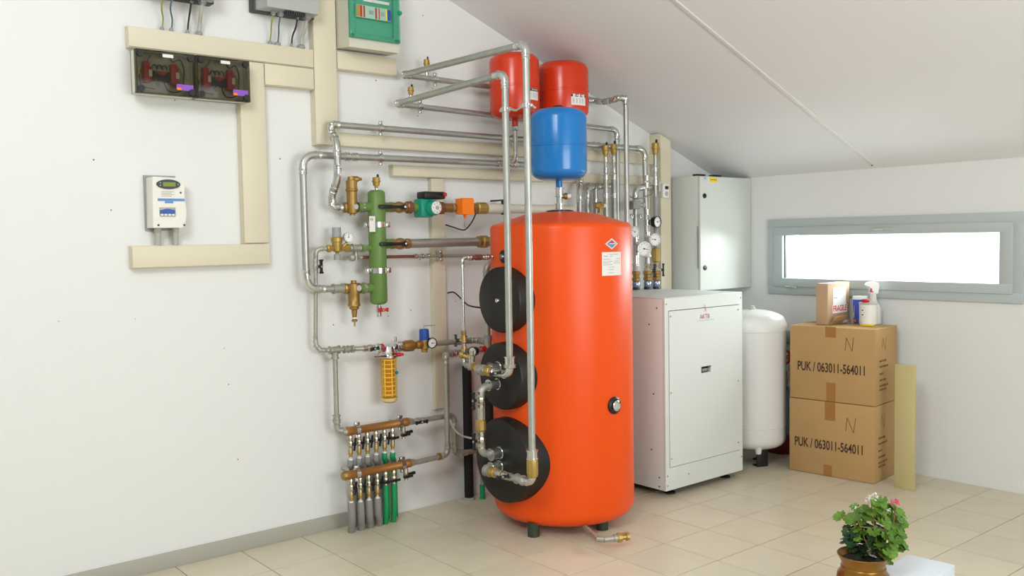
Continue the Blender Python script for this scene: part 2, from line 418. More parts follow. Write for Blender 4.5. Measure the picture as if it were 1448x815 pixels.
b.prism([(RX, YF-0.15, zr), (XW+0.35, YF-0.15, zc(XW+0.35)), (XW+0.35, YF-0.15, zc(XW+0.35)+0.2), (RX, YF-0.15, zr+0.2)], (0, -YF+0.3, 0))
b.prism([(RX, YF-0.15, zr), (XL-0.2, YF-0.15, zr-0.39*(RX-XL+0.2)), (XL-0.2, YF-0.15, zr-0.39*(RX-XL+0.2)+0.2), (RX, YF-0.15, zr+0.2)], (0, -YF+0.3, 0))
struct(b.build('ceiling', 'ceiling'))
dx = V((1, 0, -0.39)).normalized(); dn = V((0.39, 0, 1)).normalized()
a0 = V((-1.0, -1.285, zc(-1.0))); a1 = V((4.50, -1.285, zc(4.50))); L = (a1-a0).length
st = struct(MB().box((a0+a1)/2-dn*0.003, (L, 0.028, 0.006), 0.001, (dx, EY, dn)).build('trim_1', 'strip'))
MB().lathe(a1-dn*0.006-dx*0.004, -dn, [(0, 0.006), (0.004, 0.006), (0.006, 0)], 8).build('nail', 'darkgrey', st)
bb = struct(MB().span((XL, -0.013, 0.0), (1.275, 0.0, 0.078), 0.002).build('baseboard_back', 'skirt'))
# window: fixed outer frame, hinged sash, glass, gaskets, catches
b = MB().span((XW-0.022, -2.205, 1.605), (XW+0.05, -0.455, 1.672), 0.004).span((XW-0.022, -2.205, 1.132), (XW+0.05, -0.455, 1.195), 0.004)
b.span((XW-0.022, -0.520, 1.19), (XW+0.05, -0.455, 1.61), 0.004).span((XW-0.022, -2.205, 1.19), (XW+0.05, -2.14, 1.61), 0.004)
wf = struct(b.build('window_1', 'frame'))
b = MB()
for p, q in (((-2.15, 1.553), (-0.51, 1.614)), ((-2.15, 1.186), (-0.51, 1.249)), ((-0.586, 1.245), (-0.51, 1.558)), ((-2.15, 1.245), (-2.074, 1.558))):
    b.span((XW-0.034, p[0], p[1]), (XW+0.04, q[0], q[1]), 0.005)
sash = b.build('sash', 'frame', wf)
MB().span((XW+0.004, -2.075, 1.248), (XW+0.010, -0.585, 1.555)).build('pane', 'pane', sash)
b = MB(); b.span((XW-0.008, -0.594, 1.25), (XW+0.012, -0.586, 1.553)); b.span((XW-0.008, -2.075, 1.25), (XW+0.012, -2.067, 1.553)); b.build('gasket', 'darkgrey', sash)
for y in (-1.31,):
    hb = MB().box((XW-0.042, y, 1.590), (0.016, 0.07, 0.026), 0.003).build('catch', 'frame', sash)
    MB().box((XW-0.058, y-0.05, 1.592), (0.014, 0.13, 0.016), 0.004).build('handle', 'conduit', hb)
MB().box((XW-0.036, -0.66, 1.188), (0.014, 0.10, 0.014), 0.003).build('hinge', 'fit', sash)

# ================================================================== CREAM CABLE TRUNKING ON THE WALL
GT = 'cream cable trunking on the wall'
def trunk(label, x0, x1, z0, z1, d=0.05, name='cable_trunking'):
    root = thing(name, label, 'trunking', ((x0+x1)/2, -d/2, z0), GT)
    MB().span((x0, -d*0.8, z0), (x1, 0, z1)).build('channel', 'trunk', root)
    g = 0.003
    MB().span((x0+g*0.3, -d, z0+g), (x1-g*0.3, -d*0.8, z1-g), 0.003).build('cover', 'trunk', root)
    return root
trunk('long cream trunking under the two silver cases, cables entering its top', 0.195, 1.128, 2.469, 2.566)
trunk('wide upright cream trunking left of the green-doored box, running up out of view', 1.128, 1.262, 2.072, 3.2, 0.052)
trunk('short cream trunking length right under the green-doored box', 1.266, 1.638, 2.478, 2.576)
trunk('upright cream trunking between the fuse boxes and the white meter run', 0.719, 0.851, 1.56, 2.466, 0.05)
trunk('lowest cream trunking, below the white meter, ending at its conduits', 0.175, 0.851, 1.453, 1.558, 0.05)
trunk('short second cream length tucked under the long top trunking', 0.853, 1.126, 2.357, 2.467)
trunk('long cream trunking behind the pipes, between the two thick upper pipes', 1.264, 3.77, 2.072, 2.146, 0.04)
trunk('long cream trunking just above the green pump, running right', 1.60, 3.77, 1.922, 1.988, 0.045)
trunk('narrow upright cream trunking behind the green pump down past the filter', 1.862, 1.953, 0.57, 1.920, 0.035)
root = thing('cable_trunking', 'cream pillar trunking beside the tall grey cabinet with white thermostat', 'trunking', (3.83, -0.05, 0.0), GT)
x0, x1 = 3.772, 3.884
MB().prism([(x0, -0.09, 0), (x1, -0.09, 0), (x1, -0.09, zc(x1)-0.005), (x0, -0.09, zc(x1)+0.036)], (0, 0.09, 0)).build('channel', 'trunk', root)
MB().prism([(x0+0.002, -0.1, 0), (x1-0.002, -0.1, 0), (x1-0.002, -0.1, zc(x1)-0.008), (x0+0.002, -0.1, zc(x1)+0.030)], (0, 0.0095, 0)).build('cover', 'trunk', root)

# ================================================================== ELECTRICAL BOXES
def case_inverter(label, x0, x1, z0, group):
    root = thing('inverter_case', label, 'electrical box', ((x0+x1)/2, -0.09, z0), group)
    MB().span((x0-0.01, -0.06, z0+0.005), (x1+0.01, 0, z0+0.4), 0.006).build('back_plate', 'darkgrey', root)
    b = MB()
    b.prism([(x0, -0.055, z0+0.01), (x0+0.018, -0.155, z0+0.01), (x1-0.018, -0.155, z0+0.01), (x1, -0.055, z0+0.01)], (0, 0, 0.4))
    b.build('cover', 'inv', root)
    f = MB()
    for k in range(9): f.span((x0+0.13+k*0.012, -0.14, z0-0.006), (x0+0.136+k*0.012, -0.06, z0+0.012))
    f.build('cooling_fins', 'darkgrey', root)
    return root
GI = 'silver grey cases above the trunking'
case_inverter('left silver grey case cut by the top edge, four cables hanging below', 0.262, 0.590, 2.712, GI)
case_inverter('right silver grey case above the trunking beside the upright trunking', 0.810, 1.124, 2.712, GI)
GC = 'thin cables below the silver cases'
def drop(px, py0, px1, py1, m, label, r, zt, gl):
    a = W(px, py0, -0.09); bq = W(px1, py1, -0.028); a.z = zt; bz = 2.566
    root = thing('cable', label, 'cable', (bq.x, bq.y, bz), GC)
    MB().tube(spline([(a.x, a.y, zt), (a.x-0.002, -0.07, zt-0.05), (bq.x+0.004, -0.035, bz+0.055), (bq.x, -0.028, bz+0.004)], 6), r, 8).build('sheath', m, root)
    MB().lathe((a.x, a.y, zt+0.012), -EZ, [(0, gl), (0.018, gl), (0.020, gl*0.7), (0.026, gl*0.7), (0.026, r)], 8).build('gland', 'grey', root)
    MB().lathe((bq.x, -0.028, bz), EZ, [(0, gl*0.9), (0.012, gl*0.9), (0.02, r*1.1)], 12).build('grommet', 'grey', root)
drop(231, 5, 229, 38, 'cablegreen', 'yellow green cable below the left silver case', 0.004, 2.712, 0.010)
drop(243.5, 5, 242, 39, 'cableblue', 'blue grey cable below the left silver case', 0.004, 2.712, 0.010)
drop(271, 6, 265, 44, 'cableblack', 'black cable below the left silver case', 0.0045, 2.712, 0.010)
drop(286.5, 10, 281, 45, 'conduit', 'thick pale conduit below the left silver case', 0.010, 2.712, 0.019)
drop(386.5, 19, 381.5, 57, 'cablegreen', 'yellow green cable below the right silver case', 0.004, 2.712, 0.013)
drop(397, 21, 392.5, 59, 'cableblue', 'blue grey cable below the right silver case', 0.004, 2.712, 0.017)
drop(421, 27, 412, 61, 'cableblack', 'black cable below the right silver case', 0.0045, 2.712, 0.008)
drop(434, 28, 425.5, 62, 'conduit', 'thick pale conduit below the right silver case', 0.010, 2.712, 0.022)

def fuse_box(label, x0, x1, z0, z1):
    root = thing('fuse_enclosure', label, 'electrical box', ((x0+x1)/2, -0.06, z0), 'fuse boxes with smoked lids')
    b = MB(); w = 0.005
    b.span((x0, -0.06, z0), (x1, -0.051, z1))
    for p, q in (((x0, z0), (x0+w, z1)), ((x1-w, z0), (x1, z1)), ((x0, z0), (x1, z0+w)), ((x0, z1-w), (x1, z1))): b.span((p[0], -0.102, p[1]), (q[0], -0.05, q[1]), 0.001)
    b.build('tray', 'boxbody', root)
    w = x1-x0; h = z1-z0
    lid = MB().span((x0, -0.133, z0), (x1, -0.128, z1), 0.002)
    for p, q in (((x0, z0), (x0+0.004, z1)), ((x1-0.004, z0), (x1, z1)), ((x0, z0), (x1, z0+0.004)), ((x0, z1-0.004), (x1, z1))): lid.span((p[0], -0.132, p[1]), (q[0], -0.102, q[1]))
    lid = lid.build('lid', 'smoke', root)
    for sx in (0, 1):
        for sz in (0, 1):
            cx = x0+0.02 if sx == 0 else x1-0.02; cz = z0+0.02 if sz == 0 else z1-0.02
            MB().lathe((cx, -0.128, cz), -EY, [(0, 0.017), (0.008, 0.015), (0.008, 0)], 12).build('lid_screw', 'black', lid)
    for fx in (0.18, 0.64):                                  # two red fuse carriers, each with a white mark
        cx = x0+w*(fx+0.05)
        f = MB().span((cx-0.017, -0.098, z0+h*0.28), (cx+0.017, -0.06, z0+h*0.66), 0.004).lathe((cx-0.003, -0.075, z0+h*0.70), -EY, [(0, 0.017), (0.02, 0.015), (0.02, 0)], 12).build('fuse_carrier', 'redpl', root)
        MB().span((cx+0.004, -0.1005, z0+h*0.42), (cx+0.018, -0.098, z0+h*0.57)).build('mark', 'white', f)
    f = MB().span((x0+w*0.3, -0.085, z0+h*0.34), (x0+w*0.62, -0.06, z0+h*0.58), 0.003).build('terminal_block', 'black', root)
    MB().prism([(x0+w*0.33, -0.087, z0+h*0.59), (x0+w*0.60, -0.087, z0+h*0.57), (x0+w*0.49, -0.087, z0+h*0.47)], (0, 0.002, 0)).build('warning_mark', 'redpl', f)
    for k in range(3):
        cx = x0+w*(0.37+0.085*k); cz = z0+h*0.62
        MB().tube([(cx+0.011*cos(a), -0.075, cz+0.022*sin(a)) for a in [pi*i/8 for i in range(9)]], 0.003, 6).build('wire_loop', 'cableblack', root)
    for k, (m, pts) in enumerate((('cableblack', [(0.62, 0.9), (0.68, 0.82), (0.8, 0.88), (0.86, 0.66), (0.84, 0.3)]), ('cableblue', [(0.3, 0.92), (0.2, 0.7), (0.1, 0.45), (0.14, 0.2), (0.35, 0.14)]),
                                 ('cablegreen', [(0.7, 0.78), (0.8, 0.6), (0.83, 0.4)]), ('cablegreen', [(0.36, 0.36), (0.4, 0.22), (0.44, 0.34)]), ('cableblack', [(0.5, 0.34), (0.56, 0.14), (0.7, 0.1), (0.84, 0.2)]), ('yellow', [(0.09, 0.62), (0.085, 0.45)]))):
        MB().tube(spline([(x0+w*p, -0.085-0.002*k, z0+h*q) for p, q in pts], 6), 0.0035, 6).build('wire', m, root)
    MB().span((x0+w*0.44, -0.1345, z1-h*0.14), (x0+w*0.62, -0.1332, z1-h*0.065)).build('blank_tag', 'paper', lid)
    lb = MB().span((x0+w*0.66, -0.1345, z0+h*0.13), (x0+w*0.95, -0.1332, z0+h*0.27)).build('sticker', 'purple', lid)
    MB().span((x0+w*0.665, -0.1352, z0+h*0.13), (x0+w*0.74, -0.1345, z0+h*0.19)).build('sticker_mark', 'switch', lb)
fuse_box('left fuse box with smoked lid, below the long top trunking', 0.199, 0.469, 2.252, 2.449)
fuse_box('right fuse box with smoked lid, touching the upright trunking', 0.478, 0.737, 2.251, 2.450)

root = thing('distribution_box', 'beige distribution box with clear teal door showing breakers', 'electrical box', (1.42, -0.08, 2.56))
x0, x1, z0, z1 = 1.272, 1.585, 2.592, 2.98
MB().prism([(x0-0.005, 0, z0), (x0+0.005, -0.16, z0-0.012), (x1, -0.16, z0-0.012), (x1+0.01, 0, z0)], (0, 0, z1-z0)).build('body', 'boxbody', root)
door = MB().span((x0+0.002, -0.168, 2.628), (x1-0.004, -0.161, z1-0.02), 0.003)
for p, q in (((x0+0.002, 2.628), (x0+0.03, z1-0.02)), ((x1-0.045, 2.628), (x1-0.004, z1-0.02)), ((x0+0.002, 2.628), (x1-0.004, 2.65))): door.span((p[0], -0.182, p[1]), (q[0], -0.166, q[1]), 0.004)
door = door.build('door', 'tealglass', root)
MB().lathe((x1-0.006, -0.175, 2.79), -EY, [(0, 0.014), (0.012, 0.012), (0.012, 0)], 14).build('latch', 'teal', door)
bx = MB().span((x0+0.038, -0.1845, 2.735), (x0+0.25, -0.1685, 2.80), 0.001).build('breaker_strip', M['paleteal'], door)
for u0, u1, m in ((0.0, 0.05, 'cablegreen'), (0.05, 0.1, 'cablegreen'), (0.1, 0.16, 'redpl'), (0.2, 0.24, 'redpl'), (0.36, 0.40, 'grey'), (0.42, 0.48, 'grey'), (0.54, 0.58, 'redpl'), (0.64, 0.66, 'redpl'), (0.70, 0.80, 'grey'), (0.85, 0.88, 'yellow'), (0.89, 0.99, 'blueplastic')):
    MB().span((x0+0.038+0.212*u0, -0.187, 2.738+0.02*(m == 'grey')), (x0+0.038+0.212*u1, -0.1845, 2.797-0.02*(m == 'grey'))).build('breaker', m, bx)
MB().span((x0+0.09, -0.1695, 2.825), (x0+0.25, -0.168, 2.840)).build('name_strip', 'milk', door)

root = thing('energy_meter', 'ivory wall meter with oval green display and blue stripe', 'meter', (0.33, -0.05, 1.63))
b = MB(); b.span((0.252, -0.012, 1.628), (0.40, 0, 1.888), 0.002); b.build('back_plate', 'grey', root)
prof = [(0.258, 1.640), (0.395, 1.640), (0.404, 1.655), (0.413, 1.690), (0.415, 1.720), (0.410, 1.760), (0.408, 1.80), (0.411, 1.84), (0.408, 1.872), (0.268, 1.876), (0.262, 1.87)]
body = MB().prism([(x, -0.10, z) for x, z in prof], (0, 0.09, 0)).build('body', 'meter', root)
ov = MB().prism([(0.334+0.055*cos(a), -0.105, 1.842+0.0225*sin(a)) for a in [2*pi*i/28 for i in range(28)]], (0, 0.006, 0)).build('display', 'darkgrey', root)
MB().span((0.308, -0.1065, 1.8315), (0.366, -0.1049, 1.8515)).build('screen', 'lcd', ov)
for sx, sz in ((0.296, 1.848), (0.296, 1.836), (0.378, 1.842)): MB().lathe((sx, -0.105, sz), -EY, [(0, 0.004), (0.002, 0.003), (0.002, 0)], 8).build('button', 'grey', ov)
MB().lathe((0.390, -0.10, 1.804), -EY, [(0, 0.0045), (0.002, 0.0045), (0.002, 0)], 10).build('indicator', 'darkgrey', root)
b = MB()
for k in range(4): b.span((0.300, -0.1008, 1.806-k*0.0065), (0.300+0.06*(1-0.2*(k % 2)), -0.10, 1.8082-k*0.0065))
b.build('small_print', 'greyink', body)
MB().span((0.283, -0.1012, 1.764), (0.408, -0.10, 1.776)).build('stripe', 'bluepaint', root)
MB().span((0.315, -0.1012, 1.754), (0.354, -0.10, 1.763)).build('stripe_tab', 'bluepaint', root)
w = MB().span((0.289, -0.102, 1.692), (0.362, -0.0995, 1.734), 0.004).build('breaker_window', 'conduit', root)
MB().prism([(0.291, -0.1026, 1.704), (0.360, -0.1026, 1.704), (0.360, -0.1026, 1.722), (0.334, -0.1026, 1.728), (0.318, -0.1026, 1.728), (0.291, -0.1026, 1.721)], (0, 0.001, 0)).build('breaker', 'blueplastic', w)
for k in range(4): MB().span((0.294+k*0.0175, -0.106, 1.695), (0.304+k*0.0175, -0.102, 1.7045), 0.001).build('switch_lever', 'white', w)
for sx in (0.282, 0.402): MB().lathe((sx, -0.1, 1.652), -EY, [(0, 0.005), (0.0015, 0.005), (0.0015, 0)], 10).build('screw', 'darkgrey', root)
for k, (px, lab) in enumerate(((223, 'left short grey conduit under the ivory wall meter'), (248, 'right short grey conduit under the ivory wall meter'))):
    p = W(px, 324, -0.05); q = W(px+2, 347, -0.03)
    rt = thing('conduit', lab, 'conduit', (q.x, q.y, 1.558), 'grey conduits under the wall meter')
    MB().tube([(p.x, p.y, 1.640), (p.x, p.y, 1.615), (p.x+0.004, -0.034, 1.58), (p.x+0.004, -0.03, 1.556)], 0.0135, 14).build('tube', 'conduit', rt)
    MB().lathe((p.x, p.y, 1.640), -EZ, [(0, 0.0165), (0.022, 0.0165), (0.024, 0.0135)], 14).build('collar', 'conduit', rt)

# ================================================================== BIG ORANGE STORAGE TANK
TX, TY, TR = 2.246, -0.715, 0.387
def on_tank(px, py, r=TR):
    d = ray(px, py); o = CAM-V((TX, TY, 0)); a = d.x*d.x+d.y*d.y; bq = o.x*d.x+o.y*d.y; c = o.x*o.x+o.y*o.y-r*r
    return CAM+d*((-bq-sqrt(bq*bq-a*c))/a)
def patch(px0, py0, px1, py1, r, cx, cy, m, name, parent, hit, dr=0.0012, n=8):
    """a flat print bent round an upright drum, between two corner points found on it"""
    p, q = hit(px0, py0), hit(px1, py1)
    a0 = atan2(p.y-cy, p.x-cx); a1 = atan2(q.y-cy, q.x-cx); vs = []; fs = []
    for i in range(n+1):
        a = a0+(a1-a0)*i/n
        for z in (q.z, p.z): vs.append((cx+(r+dr)*cos(a), cy+(r+dr)*sin(a), z))
    for i in range(n): fs.append((2*i, 2*i+2, 2*i+3, 2*i+1))
    return MB().add(vs, fs).build(name, m, parent), a0, a1, q.z, p.z
tank = thing('storage_tank', 'big orange cylindrical storage tank with three black round covers', 'tank', (TX, TY, 0.0))
def rim(z0, z1, r, k=0.03, n=5):
    return [(z0+k*(1-cos(pi/2*i/n)), r-k+k*sin(pi/2*i/n)) for i in range(n+1)]+[(z1-k+k*sin(pi/2*i/n), r-k+k*cos(pi/2*i/n)) for i in range(n+1)]
prof = [(0.055, 0.0), (0.055, TR-0.07)]+[(0.055+0.07*(1-cos(pi/2*i/6)), TR-0.07+0.07*sin(pi/2*i/6)) for i in range(1, 7)]
prof += [(1.612+0.03*sin(pi/2*i/5), TR-0.03+0.03*cos(pi/2*i/5)) for i in range(6)]+[(1.664, TR-0.10), (1.692, 0.20), (1.706, 0.08), (1.709, 0.0)]
part_lathe(tank, 'jacket', (TX, TY, 0), EZ, prof, 'orange', 96)
part_lathe(tank, 'top_collar', (TX, TY, 1.704), EZ, [(0, 0.075), (0.008, 0.075), (0.012, 0.05), (0.012, 0.0)], 'black', 28)
for px, py in ((751, 760.5), (857.5, 750.5)):
    p = FZ(px, py); dv = (V((TX, TY, 0))-p).normalized(); p = p+dv*0.028
    part_lathe(tank, 'foot', (p.x, p.y, 0), EZ, [(0, 0.032), (0.075, 0.032)], 'legs', 20)
part_lathe(tank, 'foot', (TX+0.10, TY+0.30, 0), EZ, [(0, 0.032), (0.075, 0.032)], 'legs', 20)
XF = 1.80
def cover(cz, r, xe, flare):
    L = xe-XF
    c = part_lathe(tank, 'flange_cover', (XF, TY, cz), EX, [(0, 0), (0, r-0.012), (0.004, r-0.004), (0.014, r), (L*0.45, r+flare*0.3), (L, r+flare)], 'foam', 64)
    return c
c1 = cover(1.245, 0.172, 2.00, 0.012); part_lathe(c1, 'bolt', (XF-0.012, TY, 1.243), EX, [(0, 0), (0, 0.011), (0.008, 0.014), (0.012, 0.014)], 'chrome', 12)
cover(0.845, 0.176, 2.02, 0.018); cover(0.398, 0.222, 2.06, 0.03)
def socket(y, z, m='fit', r=0.026):
    part_lathe(tank, 'socket', (XF+0.004, y, z), -EX, [(0, r+0.004), (0.006, r+0.004), (0.006, r), (0.058, r), (0.058, r+0.004), (0.064, r+0.004), (0.064, r*0.7)], m, 20)
socket(-0.703, 0.894); socket(-0.695, 0.803); socket(-0.703, 0.439, r=0.03); socket(-0.70, 0.366, r=0.03)
p = on_tank(713, 363); n = V((p.x-TX, p.y-TY, 0)).normalized()
g = part_lathe(tank, 'thermometer_well', p-n*0.004, n, [(0, 0.034), (0.012, 0.034), (0.016, 0.028), (0.016, 0)], 'black', 24)
part_lathe(g, 'plug', p+n*0.012, n, [(0, 0.014), (0.01, 0.012), (0.01, 0)], 'fit', 12)
p = on_tank(868.5, 573.5); n = V((p.x-TX, p.y-TY, 0)).normalized()
g = part_lathe(tank, 'thermometer', p-n*0.004, n, [(0, 0.046), (0.010, 0.046), (0.018, 0.036), (0.018, 0.03), (0.008, 0.028), (0.008, 0)], 'black', 32)
part_lathe(g, 'bezel', p+n*0.004, n, [(0, 0.028), (0.016, 0.028), (0.018, 0.024), (0.012, 0.021), (0.012, 0)], 'chrome', 28)
part_lathe(g, 'dial', p+n*0.0165, n, [(0, 0.0205), (0.001, 0.0205), (0.001, 0)], 'conduit', 24)
# data sheet and diamond badge stuck on the jacket
sheet, a0, a1, z0, z1 = patch(850.8, 357, 878, 389, TR, TX, TY, 'paper', 'data_sheet', tank, on_tank)
def line_on(a, b, z, h, parent, m='greyink', dr=0.002, r=TR, cx=TX, cy=TY, name='printed_line', n=3):
    vs = []; fs = []
    for i in range(n+1):
        t = a+(b-a)*i/n
        for zz in (z-h/2, z+h/2): vs.append((cx+(r+dr)*cos(t), cy+(r+dr)*sin(t), zz))
    for i in range(n): fs.append((2*i, 2*i+2, 2*i+3, 2*i+1))
    return vs, fs
b = MB(); da = a1-a0; dz = z1-z0
for u0, u1, v in ((0.35, 0.62, 0.90), (0.62, 0.8, 0.90), (0.36, 0.5, 0.82), (0.05, 0.4, 0.70), (0.68, 0.95, 0.71), (0.05, 0.2, 0.60), (0.25, 0.52, 0.61), (0.6, 0.9, 0.61), (0.05, 0.3, 0.54), (0.32, 0.4, 0.54), (0.05, 0.5, 0.46), (0.55, 0.95, 0.53), (0.3, 0.6, 0.36), (0.3, 0.55, 0.26), (0.3, 0.58, 0.12)):
    b.add(*line_on(a0+da*u0, a0+da*u1, z0+dz*v, 0.0022, sheet))
o = b.build('printed_lines', 'greyink', sheet)
b = MB()
for k in range(8):
    t0, t1 = pi*k/8, pi*(k+1)/8; u = lambda t: a0+da*(0.18+0.1*cos(t)); z = lambda t: z0+dz*0.86+0.006*sin(-t)
    vs = []
    for t, rr in ((t0, 0), (t1, 0), (t1, 0.0025), (t0, 0.0025)): vs.append((TX+(TR+0.002)*cos(u(t)), TY+(TR+0.002)*sin(u(t)), z(t)+rr))
    b.add(vs, [(0, 1, 2, 3)])
b.build('emblem', 'purple', sheet)
p = on_tank(864.5, 345); ang = atan2(p.y-TY, p.x-TX)
def diamond(w, h, dr, m, name, par, lo=-1, hi=1, dz=0.0):
    vs = []
    K = 6
    pts = [(-w, 0), (0, h), (w, 0), (0, -h)]
    if lo == 0: pts = [(-w, 0), (0, h), (w, 0)]
    if hi == 0: pts = [(-w, 0), (w, 0), (0, -h)]
    for u, v in pts:
        a = ang+u/TR; vs.append((TX+(TR+dr)*cos(a), TY+(TR+dr)*sin(a), p.z+v+dz))
    b = MB().add(vs, [tuple(range(len(vs)))] if len(vs) == 3 else [(0, 1, 3), (1, 2, 3)])
    return b.build(name, m, par)
bd = diamond(0.046, 0.029, 0.003, 'paper', 'badge', tank)
diamond(0.036, 0.022, 0.0042, 'grey', 'badge_field', bd)
diamond(0.026, 0.017, 0.0052, 'redink', 'badge_flame', bd, lo=0); diamond(0.026, 0.017, 0.0052, 'bluepaint', 'badge_water', bd, hi=0)
b = MB()
for k in range(6):
    a = ang+(-0.02+0.007*k)/TR; a2 = ang+(-0.02+0.007*(k+1))/TR; vs = []
    for t, zz in ((a, 0.002*(k % 2)), (a2, 0.002*((k+1) % 2)), (a2, 0.002*((k+1) % 2)+0.004), (a, 0.002*(k % 2)+0.004)): vs.append((TX+(TR+0.006)*cos(t), TY+(TR+0.006)*sin(t), p.z-0.002+zz))
    b.add(vs, [(0, 1, 2, 3)])
b.build('badge_wave', 'white', bd)
# drain pipe under the tank with brass cap
p = FZ(868, 760, 0.055); q = FZ(881, 763, 0.055); d = (q-p); d.z = 0; d.normalize()
d = V((0.93, -0.37, 0)).normalized()
e = FZ(873, 761, 0.055)
part_lathe(tank, 'drain_pipe', e-d*0.075, d, [(0, 0.015), (0.055, 0.015), (0.055, 0.019), (0.075, 0.019)], 'iron', 16)
MB().tube([e-d*0.07, e-d*0.085+V((-0.005, 0.02, 0)), V((TX, TY, 0.055))], 0.015, 12).build('drain_elbow', 'iron', tank)
g = part_lathe(tank, 'drain_cock', e-d*0.005, d, [(0, 0.016), (0.005, 0.024), (0.025, 0.024), (0.03, 0.014), (0.05, 0.014), (0.052, 0.02), (0.068, 0.02), (0.068, 0)], 'brass', 10, 25)
MB().box(e+d*0.03+V((0.012, 0, 0.016)), (0.04, 0.012, 0.01), 0.003).build('drain_lever', 'brass', g)

# ================================================================== EXPANSION VESSELS
def vessel(label, cx, cy, r, z0, z1, m, kind='red', lab=None):
    root = thing('expansion_vessel', label, 'expansion vessel', (cx, cy, z0), 'round steel expansion vessels')
    h = z1-z0; k = 0.42*r; zm = z0+h*0.48
    def dome(n=8): return [(cos(pi/2*i/n), sin(pi/2*i/n)) for i in range(n+1)]
    pr = [(z0, 0.0), (z0, r*0.45)]
    e = 0.34*r
    pr = [(z0+h*0.13-e*c*1.0, r*(0.62+0.38*s_) if c < 1 else 0.0) for c, s_ in dome()]
    pr = [(z0, 0.0), (z0+0.004, r*0.5)]+[(z0+0.004+e*(1-cos(pi/2*i/7)), r*0.5+r*0.5*sin(pi/2*i/7)) for i in range(1, 8)]
    pr += [(zm-0.006, r), (zm-0.004, r+0.003), (zm+0.004, r+0.003), (zm+0.006, r)]
    pr += [(z1-0.004-e*(1-sin(pi/2*i/7)), r*0.5+r*0.5*cos(pi/2*i/7)) for i in range(8)]+[(z1, 0.0)]
    part_lathe(root, 'shell', (cx, cy, 0), EZ, pr, m, 56)
    part_lathe(root, 'neck', (cx, cy, z0-0.035), EZ, [(0, 0.018), (0.037, 0.018)], m, 16)
    return root
def on_drum(cx, cy, r):
    def f(px, py):
        d = ray(px, py); o = CAM-V((cx, cy, 0)); a = d.x*d.x+d.y*d.y; bq = o.x*d.x+o.y*d.y; c = o.x*o.x+o.y*o.y-r*r
        return CAM+d*((-bq-sqrt(max(bq*bq-a*c, 0)))/a)
    return f
def vlabel(root, cx, cy, r, x0, y0, x1, y1):
    h = on_drum(cx, cy, r)
    s_, a0, a1, z0, z1 = patch(x0, y0, x1, y1, r, cx, cy, 'paper', 'label', root, h, 0.0012)
    da = a1-a0; dz = z1-z0; b = MB(); b.add(*line_on(a0, a1, z1-dz*0.13, dz*0.24, s_, dr=0.002, r=r, cx=cx, cy=cy)); b.build('label_header', 'black', s_)
    b = MB()
    for k in range(4): b.add(*line_on(a0+da*(0.12+0.2*k), a0+da*(0.16+0.2*k), z0+dz*0.40, dz*0.4, s_, dr=0.002, r=r, cx=cx, cy=cy))
    b.build('label_print', 'greyink', s_)
    b = MB()
    for k in range(5): b.add(*line_on(a0+da*(0.14+0.16*k), a0+da*(0.25+0.16*k), z1-dz*0.13, dz*0.11, s_, dr=0.003, r=r, cx=cx, cy=cy))
    b.build('header_print', 'paper', s_)
R1 = (2.322, -0.25, 0.147); R2 = (2.708, -0.25, 0.158); BL = (2.240, -0.715, 0.154)
v1 = vessel('left red expansion vessel, behind the two free-standing steel pipes', *R1, 2.262, 2.648, 'red'); vlabel(v1, *R1, 749.5, 124, 760.3, 142.5)
v2 = vessel('right red expansion vessel, partly behind the blue one', *R2, 2.285, 2.642, 'red'); vlabel(v2, *R2, 807.5, 132.5, 827.5, 150)
v3 = vessel('blue expansion vessel standing above the top of the orange tank', *BL, 1.874, 2.268, 'blue')
part_lathe(v3, 'valve_cap', (BL[0], BL[1], 2.264), EZ, [(0, 0.032), (0.010, 0.032), (0.018, 0.022), (0.018, 0)], 'black', 20)
for v, R in ((v1, R1), (v2, R2)):
    part_lathe(v, 'valve_cap', (R[0], R[1], (2.645 if v is v1 else 2.639)), EZ, [(0, 0.03), (0.006, 0.03), (0.010, 0.02), (0.010, 0)], 'red', 20)
# blue vessel's stem on the tank
root = thing('stem_pipe', 'short steel stem joining blue vessel to the tank top', 'pipe fitting', (TX, TY, 1.716))
part_lathe(root, 'pipe', (TX-0.003, TY, 1.716), EZ, [(0, 0.018), (0.12, 0.018)], 'steel', 16)
coupling(root, (TX-0.003, TY, 1.735), EZ, 0.022, 0.03); coupling(root, (TX-0.003, TY, 1.812), EZ, 0.022, 0.05)
p = V((TX-0.003, TY, 1.79))
dvr = V((cos(YAW), sin(YAW), 0))
part_lathe(root, 'side_branch', p+dvr*0.012, dvr, [(0, 0.013), (0.014, 0.013), (0.014, 0.018), (0.03, 0.018), (0.03, 0.0)], 'bronze', 14)
part_lathe(root, 'side_plug', p+dvr*0.042, dvr, [(0, 0.013), (0.02, 0.013), (0.022, 0.0)], 'white', 12)
for (R, z0, lab) in ((R1, 2.03, 'short steel branch below the left red vessel'), (R2, 2.03, 'short steel branch below the right red vessel')):
    zz = 2.227 if R is R1 else 2.25
    rt = run(lab, [(R[0], R[1], zz), (R[0], R[1], 2.017), (R[0], -0.119, 2.017)], 0.013, 0.03, name='vessel_branch', group='branches under the red vessels')
    nut(rt, (R[0], R[1], zz-0.015), EZ, 0.021, 0.028, 'fit')

